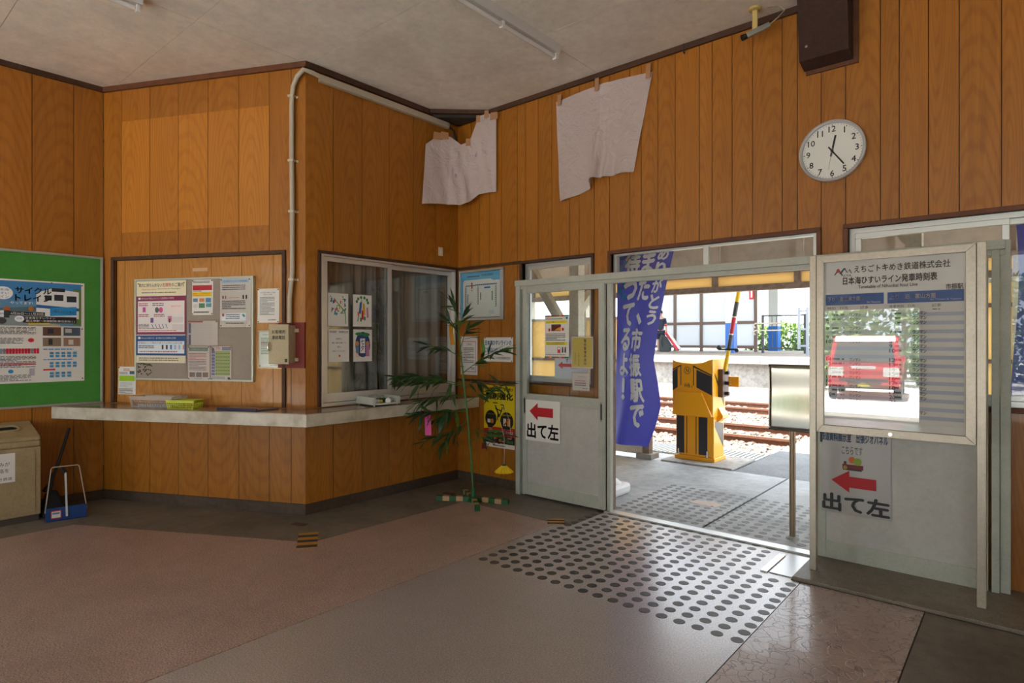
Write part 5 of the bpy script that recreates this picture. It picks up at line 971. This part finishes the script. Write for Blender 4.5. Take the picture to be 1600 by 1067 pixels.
# ---- corner vent, speaker, camera, lamps
vt = empty('corner_vent', at(-4.30, 4.20, CEIL - .10), 'dark triangular corner bracket under the ceiling above the plastic sheets', 'bracket')
MB().prism([(-.12, -.25), (.30, .14), (-.12, .14)], .06, .10).build('board', W_TRIM, vt); MB().prism([(-.12, -.20), (.25, .14), (-.12, .14)], .03, .06).build('mesh_panel', mat('vent_dark', (.03, .025, .02), .8), vt)
spk = empty('wall_speaker', on(FB, 0, 0, 0), 'dark brown wooden speaker box high on the wall above the clock', 'speaker')
SPB = speckle('dark_brown_laminate', (.050, .020, .014), (.03, .012, .01), (.065, .03, .02), .85, 40, .4, .2)
b = MB(); b.prism([(.012, 3.20), (.018, 3.645), (.19, 3.645), (.135, 3.225)], -1.135, -.845); q = b.build('case', SPB, spk, Matrix(((0, 0, 1, 0), (0, 1, 0, 0), (1, 0, 0, 0), (0, 0, 0, 1))), bevel=.003)
MB().box((-1.125, 3.175, 0), (-.815, 3.645, .014)).build('back_board', W_TRIM2, spk)
MB().box((-1.095, 3.30, .146), (-1.08, 3.315, .150)).build('badge', STEEL, spk)
cc = empty('security_camera', at(-1.405, 4.19, CEIL), 'small grey security camera on a yellowed ceiling mount', 'camera')
YW = mat('yellowed_plastic', (.60, .47, .17), .5)
MB().lathe([(.0, -.0005), (.042, -.0005), (.042, -.014), (.02, -.02)], 18).build('mount', YW, cc, smooth=40); MB().box((-.017, -.008, -.15), (.017, .008, -.015)).bar((0, 0, -.145), (-.02, -.03, -.185), .03, .014).build('arm', YW, cc, bevel=.003)
e0, e1 = Vector((.085, .02, -.135)), Vector((-.035, -.07, -.205)); MB().bar(e0, e1, .036, .034).build('body', mat('grey_camera', (.36, .37, .35), .4, .4), cc, bevel=.004); dd = (e1 - e0).normalized(); MB().cyl(e1, e1 + dd * .03, .019, .021, 16).build('lens', BLACK, cc, smooth=40)
MB().tube([e0, e0 + Vector((.05, .02, .04)), e0 + Vector((.085, .05, .09)), e0 + Vector((.05, .04, .128)), e0 + Vector((-.02, .02, .132))], .0035, 6).build('cable', mat('ivory_cable', (.5, .38, .25), .5), cc, smooth=60)
def batten(x, y0, y1, label):
    r = empty('ceiling_lamp', at(x, 0, CEIL), label, 'lamp', 'fluorescent battens on the ceiling'); LW = mat('lamp_enamel', (.66, .66, .66), .35)
    MB().prism([(-.055, -.0008), (.055, -.0008), (.028, -.05), (-.028, -.05)], y0, y1).build('housing', LW, r, Matrix(((1, 0, 0, 0), (0, 0, 1, 0), (0, 1, 0, 0), (0, 0, 0, 1))))
    MB().cyl((0, y0 + .04, -.075), (0, y1 - .04, -.075), .0155, n=14).build('tube', mat('lamp_tube', (.78, .78, .78), .25), r, smooth=40)
    for y in (y0 + .02, (y0 + y1) / 2, y1 - .02): MB().box((-.018, y - .012, -.098), (.018, y + .012, -.05)).build('holder', WHITE, r, bevel=.003)
batten(-2.76, 2.50, 3.77, 'fluorescent batten on the ceiling near the corner of the room'); batten(-4.45, .25, 1.45, 'fluorescent batten just showing at the top edge of the picture')
# small hook on the ceiling trim
MB().tube([(0, 0, .04), (.0, -.02, .03), (.0, -.025, -.03), (.0, -.01, -.04)], .006, 6).build('hook', DARK, mw=on(FB, -1.985, CEIL - .03, .0) @ Matrix.Rotation(R(-90), 4, 'X'), label='small dark hook on the ceiling trim between sheet and camera', cat='hook')
# ---- wall clock
ck_ = empty('wall_clock', on(FB, -.965, 2.637, 0), 'round white wall clock showing about twenty-four past twelve', 'clock'); RC = .198
MB().lathe([(RC * .90, .018), (RC * .905, .04), (RC * .95, .047), (RC * .99, .042), (RC, .025), (RC * .985, .0)], 56).build('rim', mat('clock_rim', (.62, .64, .66), .3, .3), ck_, smooth=40)
MB().disc(0, 0, RC * .91, RC * .91, .019, n=56).build('face', mat('clock_face', (.80, .80, .76), .5), ck_)
for h in range(1, 13):
    a = R(90 - 30 * h); V, F, bb = text_geo(str(h)); hh = .038; sc_ = hh / (bb[3] - bb[2]); r_ = RC * .725
    MB().text(str(h), r_ * math.cos(a) , r_ * math.sin(a) - hh / 2, hh, .0205, anchor='c', bold=.01).build('numeral', BLACK, ck_)
for k in range(60):
    a = R(6 * k); l0 = RC * (.845 if k % 5 else .83); MB().bar((l0 * math.cos(a), l0 * math.sin(a), .0205), (RC * .875 * math.cos(a), RC * .875 * math.sin(a), .0205), .005 if k % 5 == 0 else .002, .001).build('tick', mat('tick_grey', (.12, .12, .12), .5), ck_)
def hand(deg, l, t, w, z): a = R(90 - deg); d_ = Vector((math.cos(a), math.sin(a), 0)); MB().bar(-d_ * t + Vector((0, 0, z)), d_ * l + Vector((0, 0, z)), w, .002, up=(0, 0, 1)).build('hand', BLACK, ck_)
hand(12, .10, .035, .011, .024); hand(144, .118, .035, .009, .027); a = R(90 - 189); MB().bar((-.02 * math.cos(a), -.02 * math.sin(a), .03), (.12 * math.cos(a), .12 * math.sin(a), .03), .0022, .001).build('second_hand', mat('second_grey', (.4, .4, .4), .5), ck_); MB().cyl((0, 0, .022), (0, 0, .033), .008, n=14).build('hub', BLACK, ck_)
# ---- white plastic sheets taped up
FILM = mat('white_polythene', (.64, .545, .53), .35, alpha=.80); n_, l_, b_ = nodes(FILM); mp_ = tex_coord(n_, l_, (1, 1, 1)); nz_ = noise(n_, l_, mp_, 7, 6, .62, 1.2); bump(n_, l_, b_, nz_.outputs['Fac'], .55, .05)
TAPE = mat('brown_packing_tape', (.42, .22, .11), .5); PUR = mat('purple_print', (.06, .05, .22), .5)
top2 = [(-3.19, 3.565), (-2.76, 3.56), (-2.265, 3.555)]; 
def fb2(u, v):
    xl = -3.19 + .05 * (1 - v); xr = -2.245 - .165 * (1 - v) ** .9; xt = xl + (xr - xl) * u
    zt = 3.535 + .03 * math.sin(u * math.pi) - .008; zb = float(np.interp(u, (0, .15, .40, .47, .50, .54, .66, .8, 1), (2.635, 2.645, 2.685, 2.70, 2.735, 2.765, 2.765, 2.775, 2.76)))
    z = zb + (zt - zb) * v; n = .010 + .018 * (1 - v) * (1 + math.sin(u * 15 + 2 * v)) * .5 + .045 * (1 - v) ** 3 * math.exp(-((u - .56) / .12) ** 2) * (1 + math.sin(u * 40)) + .02 * (1 - v) ** 3 * math.sin(u * 9) ** 2 + .012 * math.exp(-((u - .52) / .05) ** 2) + .005 * math.sin(u * 23 + v * 11) * (1 - v)
    return (xt, z, n)
pb = empty('plastic_sheet', FB, 'single white plastic sheet taped high on the wall left of the clock', 'plastic sheet')
MB().grid(fb2, 60, 36).build('film', FILM, pb, smooth=80)
for u, dz in ((.05, 0), (.46, .01), (.965, .015)): p_ = fb2(u, 1); MB().prism([(p_[0] - .022, p_[1] - .05), (p_[0] + .018, p_[1] - .05), (p_[0] + .024, p_[1] + .045 + dz), (p_[0] - .016, p_[1] + .045 + dz)], .030, .0315).build('tape', TAPE, pb)
# bag across the corner: left half on the office wall, right half on the doorway wall
plan = [(-4.415, 3.90), (-4.36, 4.04), (-4.30, 4.13), (-4.24, 4.20), (-4.17, 4.25), (-4.08, 4.29), (-3.98, 4.315), (-3.89, 4.33)]
ztop = [3.30, 3.42, 3.40, 3.33, 3.36, 3.60, 3.61, 3.56]; zbot = [2.72, 2.74, 2.74, 2.73, 2.76, 2.83, 2.835, 2.84]
def lerp(L, u): k = min(int(u * (len(L) - 1)), len(L) - 2); f = u * (len(L) - 1) - k; f2 = f; return (np.array(L[k]) * (1 - f2) + np.array(L[k + 1]) * f2)
def fb1(u, v):
    p = lerp(plan, u); zt, zb = float(lerp(ztop, u)), float(lerp(zbot, u)); z = zb + (zt - zb) * v; k = 1 - v
    off = .012 + .02 * k * (math.sin(u * 17 + v * 2) + 1) * .6 + .006 * math.sin(u * 37 + v * 9) * k + .012 * math.exp(-((u - .52) / .06) ** 2) * k
    return (p[0] + off * .75 - .02 * k * (u < .3), p[1] - off * .65 - .03 * k * (1 - u), z)
pa = empty('plastic_bag', None, 'wrinkled white plastic bags taped across the ceiling corner', 'plastic sheet')
MB().grid(fb1, 60, 30).build('film', FILM, pa, smooth=80)
for u, sx in ((.12, .10), (.20, .08), (.55, .05), (.70, .045), (.83, .05), (.96, .09)):
    p = Vector(fb1(u, 1)); q = Vector(fb1(min(u + .03, 1), 1)); t = (q - p); t.z = 0; t = t.normalized() * sx / 2; nn = Vector((.5, -.6, 0)).normalized() * .012
    MB().poly([p - t + nn + Vector((0, 0, -.045)), p + t + nn + Vector((0, 0, -.04)), p + t * .9 + Vector((0, 0, .03)), p - t * .9 + Vector((0, 0, .035))]).build('tape', TAPE, pa)
b = MB()
for u, v, s_ in ((.31, .47, '1'), (.35, .42, '90'), (.66, .53, '90')):
    V, F, bb = text_geo(s_); du = .032 / 1.0; b.add([tuple(Vector(fb1(u + (x_ - bb[0]) * .028, v + (y_ - bb[2]) * .09)) + Vector((.006, -.006, 0))) for x_, y_ in V], F)
b.build('printing', PUR, pa)
# ---- litter bin, broom, dustpan
bn_ = empty('litter_bin', at(-6.08, .97, 0), 'rusty beige metal litter bin with a slot in its top by the left wall', 'litter bin')
BEI = speckle('rusty_beige_steel', (.40, .31, .17), (.2, .11, .045), (.45, .36, .21), .5, 60, .2, .18)
bx0, bx1, by0, by1 = -.16, .19, -.26, .245
b = MB(); b.box((bx0 + .01, by0 + .01, 0), (bx1 - .012, by1 - .012, .05)); b.build('plinth', mat('bin_plinth', (.07, .055, .04), .7), bn_)
MB().box((bx0, by0, .05), (bx1, by1, .58)).build('body', BEI, bn_, bevel=.006); MB().box((bx1, by0 + .035, .075), (bx1 + .004, by1 - .035, .555)).build('door', BEI, bn_, bevel=.002)
b = MB(); 
b.box((bx0, by0, .58), (bx1 + .004, by1, .63)); b.build('top_rim', BEI, bn_, bevel=.012)
tp_ = [(bx0, .63), (bx1 + .004, .63), (bx1 - .012, .662), (bx0, .755)]; b = MB(); b.prism(tp_, by0, by1); b.build('lid', BEI, bn_, Matrix(((1, 0, 0, 0), (0, 0, 1, 0), (0, 1, 0, 0), (0, 0, 0, 1))), bevel=.01)
rp = [(max(-.05, min(.05, .08 * math.cos(t))), .145 * math.sin(t)) for t in [2 * math.pi * k / 28 for k in range(28)]]
def top_z(x): return .662 + (bx1 - .012 - x) / (bx1 - .012 - bx0) * .093
ring = MB(); ring.tube([(x, y, top_z(x) + .003) for x, y in rp + rp[:1]], .012, 8); ring.build('slot_rim', BEI, bn_, smooth=60)
MB().poly([(x, y, top_z(x) + .002) for x, y in rp]).build('slot', mat('slot_black', (.008, .007, .006), .9), bn_)
FBIN = frame((-6.08 + bx1 + .0045, 0, 0), (0, 1, 0))
sheet('notice', 'white notice with a red title on the front of the litter bin', 'notice', FBIN, .755, .33, .30, .22, .0, [Rc(.35, .80, .66, .94, 'c02030'), Tx('お願い', .40, .825, .09, 'f4f0f0', .20), Tx('ゴミの持込みが', .12, .56, .15, '26262a', .78), Tx('多くゴミ箱を', .22, .34, .15, '26262a', .66), Tx('えちごトキめき鉄道', .12, .08, .10, '3a3a3e', .82)])
br_ = empty('broom', at(-6.02, 1.302, 0), 'black long-handled broom leaning behind the dustpan', 'broom')
MB().tube([(.04, -.02, .20), (-.01, .06, .42), (-.075, .145, .675)], .012, 8).build('handle', BLACK, br_, smooth=60); MB().add([(.03, -.05, .19), (.07, -.04, .19), (.07, .03, .21), (.03, .03, .21), (.0, -.078, .0), (.13, -.075, .0), (.14, .10, .02), (.01, .10, .02)], [(0, 1, 2, 3), (4, 7, 6, 5), (0, 4, 5, 1), (1, 5, 6, 2), (2, 6, 7, 3), (3, 7, 4, 0)]).build('bristles', mat('bristle_black', (.01, .01, .01), .95), br_, bevel=.02)
MB().tube([(.04, -.03, .195), (.02, .0, .25), (.0, .02, .33)], [.035, .02, .013], 8).build('ferrule', BLACK, br_, smooth=60)
dp = empty('dustpan', at(-5.835, 1.365, 0, R(-10)), 'blue dustpan with a wire bail and white handle by the bin', 'dustpan')
PB_ = mat('blue_enamel', (.012, .05, .20), .4)
w_ = .13
MB().box((-.10, -w_, .0), (.09, w_, .006)).build('bottom', PB_, dp); MB().box((.086, -w_, .0), (.09, w_, .105)).build('back', PB_, dp)
for y in (-w_, w_ - .004): MB().add([(-.10, y, 0), (.09, y, 0), (.09, y, .105), (-.10, y, .02), (-.10, y + .004, 0), (.09, y + .004, 0), (.09, y + .004, .105), (-.10, y + .004, .02)], [(0, 1, 2, 3), (4, 7, 6, 5), (0, 4, 5, 1), (1, 5, 6, 2), (2, 6, 7, 3), (3, 7, 4, 0)]).build('side', PB_, dp)
MB().tube([(.03, -w_ - .004, .06), (.02, -.095, .40), (.02, -.085, .41), (.02, .075, .41), (.02, .085, .40), (.03, w_ + .004, .06)], .004, 6).build('wire_bail', mat('cream_wire', (.52, .46, .36), .4, .3), dp)
MB().bar((.098, .0, .03), (.07, -.008, .37), .013, .013).build('handle', mat('pale_handle', (.55, .58, .58), .4), dp); MB().bar((.07, -.008, .36), (.035, -.03, .40), .022, .02).build('handle_hook', BLACK, dp)
lb_ = MB(); lb_.box((.0905, -.10, .02), (.0915, -.035, .085)); lb_.box((.0916, -.095, .028), (.0918, -.04, .077), 1); lb_.box((.0919, -.09, .055), (.092, -.045, .068), 2); lb_.build('sticker', [ink('b82830'), ink('d8d8d4'), ink('5a7898')], dp)
# ---- star festival bamboo
bm = empty('bamboo', at(-3.70, 3.82, 0), 'slender bamboo branch on a striped cross stand in the corner', 'bamboo')
GR = mat('bamboo_green', (.04, .15, .028), .45); LF = [mat('bamboo_leaf', (.022, .062, .014), .5), mat('bamboo_leaf_bright', (.07, .19, .018), .5)]
stem = [Vector(p) for p in ((0, 0, .05), (-.02, -.005, .35), (-.055, -.012, .70), (-.10, -.02, 1.05), (-.135, -.02, 1.30), (-.175, -.01, 1.50), (-.235, .0, 1.76))]
MB().tube(stem, [.0095, .009, .0085, .008, .0065, .0045, .002], 8).build('stem', GR, bm, smooth=60)
def on_stem(z):
    for a, b_ in zip(stem, stem[1:]):
        if a.z <= z <= b_.z: return a.lerp(b_, (z - a.z) / (b_.z - a.z))
    return stem[-1]
for z in (.28, .52, .74, .92, 1.06, 1.18, 1.30): p = on_stem(z); MB().cyl(p - Vector((0, 0, .005)), p + Vector((0, 0, .005)), .0145, n=8).build('node', GR, bm)
lm = []
for m_ in LF:
    b = MB(); b.add([(0, 0, 0), (.22, .085, .008), (.5, .10, 0), (.8, .045, -.05), (1, 0, -.12), (.22, -.085, .008), (.5, -.10, 0), (.8, -.045, -.05), (.3, 0, -.008), (.6, 0, -.015)], [(0, 8, 1), (8, 9, 2, 1), (9, 4, 3, 2), (0, 5, 8), (5, 6, 9, 8), (6, 7, 4, 9)])
    me = bpy.data.meshes.new('leaf'); me.from_pydata(b.V, [], b.F); me.materials.append(m_); lm.append(me)
rnd = random.Random(5)
cr, cu = Vector((math.cos(YAW), math.sin(YAW), 0)), Vector((0, 0, 1)); cf_ = Vector((-math.sin(YAW), math.cos(YAW), 0))
# branches: height on the stem, sideways reach, rise, towards the wall, leaf count
for z, dx, dz, dy, nl in ((1.02, -.62, .07, -.08, 22), (1.0, -.42, .02, .12, 12), (.92, -.40, -.05, -.16, 14), (.78, -.42, -.02, -.10, 15), (.80, -.34, -.14, .08, 14), (.62, -.38, -.10, -.06, 9), (.70, -.22, -.20, -.14, 10), (1.12, .34, .20, -.06, 13), (1.0, .16, .02, .10, 8), (.86, .36, .16, -.06, 10), (1.26, -.30, .10, .04, 10), (1.34, .08, .18, -.05, 7), (1.42, -.10, .16, .05, 6), (.52, .30, .06, -.10, 6), (.60, .22, -.04, .06, 5), (1.5, .06, .16, 0, 6), (1.60, -.04, .14, 0, 4)):
    p0 = on_stem(z); v = cr * dx + cu * dz + cf_ * dy; p1 = p0 + v * .5 + cu * .03; p2 = p0 + v
    MB().tube([p0, p1, p2], [.004, .003, .0015], 6).build('twig', GR, bm)
    nl = int(nl * 1.5)
    for k in range(nl):
        t = .25 + .75 * (k + rnd.random()) / nl; q = p0.lerp(p2, t) + cu * .03 * math.sin(t * 3.1)
        dirv = (v.normalized() * rnd.uniform(.5, 1.2) + Vector((rnd.uniform(-1, 1), rnd.uniform(-1, 1), rnd.uniform(-.9, .25))) * .75).normalized(); L = rnd.uniform(.12, .20)
        M_ = Matrix.Translation(q) @ dirv.to_track_quat('X', 'Z').to_matrix().to_4x4() @ Matrix.Rotation(rnd.uniform(-.8, .8), 4, 'X') @ Matrix.Scale(L, 4)
        link('leaf', lm[0 if rnd.random() < .8 else 1], bm, M_)
GT, BT = mat('green_tape', (.012, .095, .022), .5), mat('beige_tape', (.50, .30, .16), .6)
MB().lathe([(.0, .12), (.02, .12), (.024, .03), (.05, .02), (.05, 0)], 14).build('socket', GT, bm, smooth=40)
for k, a in enumerate((R(-145), R(-40), R(20), R(150))):
    d_ = Vector((math.cos(a), math.sin(a), 0)); L = .30
    for i in range(5): MB().bar(d_ * (.03 + L * i / 5) + Vector((0, 0, .022)), d_ * (.03 + L * (i + 1) / 5 * 1.0) + Vector((0, 0, .022)), .042, .040).build('foot_band', GT if i % 2 == 0 else BT, bm)
def wish(name, px, loc, w, h, m, label, txt=False, yaw=YAW):
    r = empty(name, at(*loc, yaw), label, 'paper strip'); MB().grid(lambda u, v: (w * (u - .5) + .012 * (1 - v), .012 * math.sin(v * 3), -h * (1 - v)), 4, 10).build('strip', m, r, smooth=60)
    MB().tube([(0, 0, 0), (.004, 0, .06), (.0, 0, .11)], .0012, 5).build('thread', mat('white_thread', (.7, .7, .7), .8), r)
    if txt:
        b = MB()
        for i in range(7): b.rect(-.004 + .003 * (i % 2), -.05 - .014 * i, .008, -.042 - .014 * i, .0, 0)
        b.build('handwriting', ink('40203a'), r, Matrix.Rotation(R(90), 4, 'X') @ Matrix.Translation((.006, 0, .006)))
    return r
wish('wish_strip', 0, (-4.02, 3.565, .80), .055, .225, mat('pink_strip', (.78, .05, .36), .5), 'bright pink paper strip hanging from the left bamboo twig', True)
wish('wish_strip', 0, (-3.945, 3.79, 1.57), .042, .20, mat('orange_strip', (.66, .30, .01), .5), 'orange paper strip hanging near the top of the bamboo', False, YAW + .6)
yo = empty('paper_ornament', at(-3.325, 3.80, .365), 'shiny yellow paper flower hanging low at the right of the bamboo', 'ornament')
b = MB(); n = 14
b.grid(lambda u, v: ((.02 + .055 * v) * math.cos(u * 2 * math.pi) * (1 + .12 * math.cos(u * n * 2 * math.pi)), (.02 + .055 * v) * math.sin(u * 2 * math.pi) * (1 + .12 * math.cos(u * n * 2 * math.pi)), -.055 * v), 56, 4); b.build('skirt', mat('gold_paper', (.72, .50, .01), .3), yo, smooth=50)
MB().cyl((0, 0, 0), (0, 0, .012), .021, .012, 12).build('cap', GT, yo); MB().tube([(0, 0, .01), (.006, 0, .12), (.0, 0, .24), (-.04, 0, .36)], .0014, 5).build('thread', MATS['white_thread'], yo)
ro = empty('paper_chain', at(-3.62, 3.98, .46), 'thin red curled paper decoration below the yellow poster', 'ornament')
MB().tube([(.32 * t / 24 - .1, .02 * math.sin(t), .02 * math.sin(t * 1.3) + .10 * t / 24) for t in range(25)], .003, 5).build('curl', mat('dark_red_paper', (.22, .01, .02), .5), ro); MB().prism([(-.13, -.03), (-.085, -.02), (-.09, .03), (-.125, .025)], -.002, .002).build('tag', MATS['dark_red_paper'], ro, Matrix.Rotation(R(90), 4, 'X')); MB().tube([(.22, 0, .10), (.20, .0, .25), (.14, -.02, .42)], .0014, 5).build('thread', MATS['white_thread'], ro)
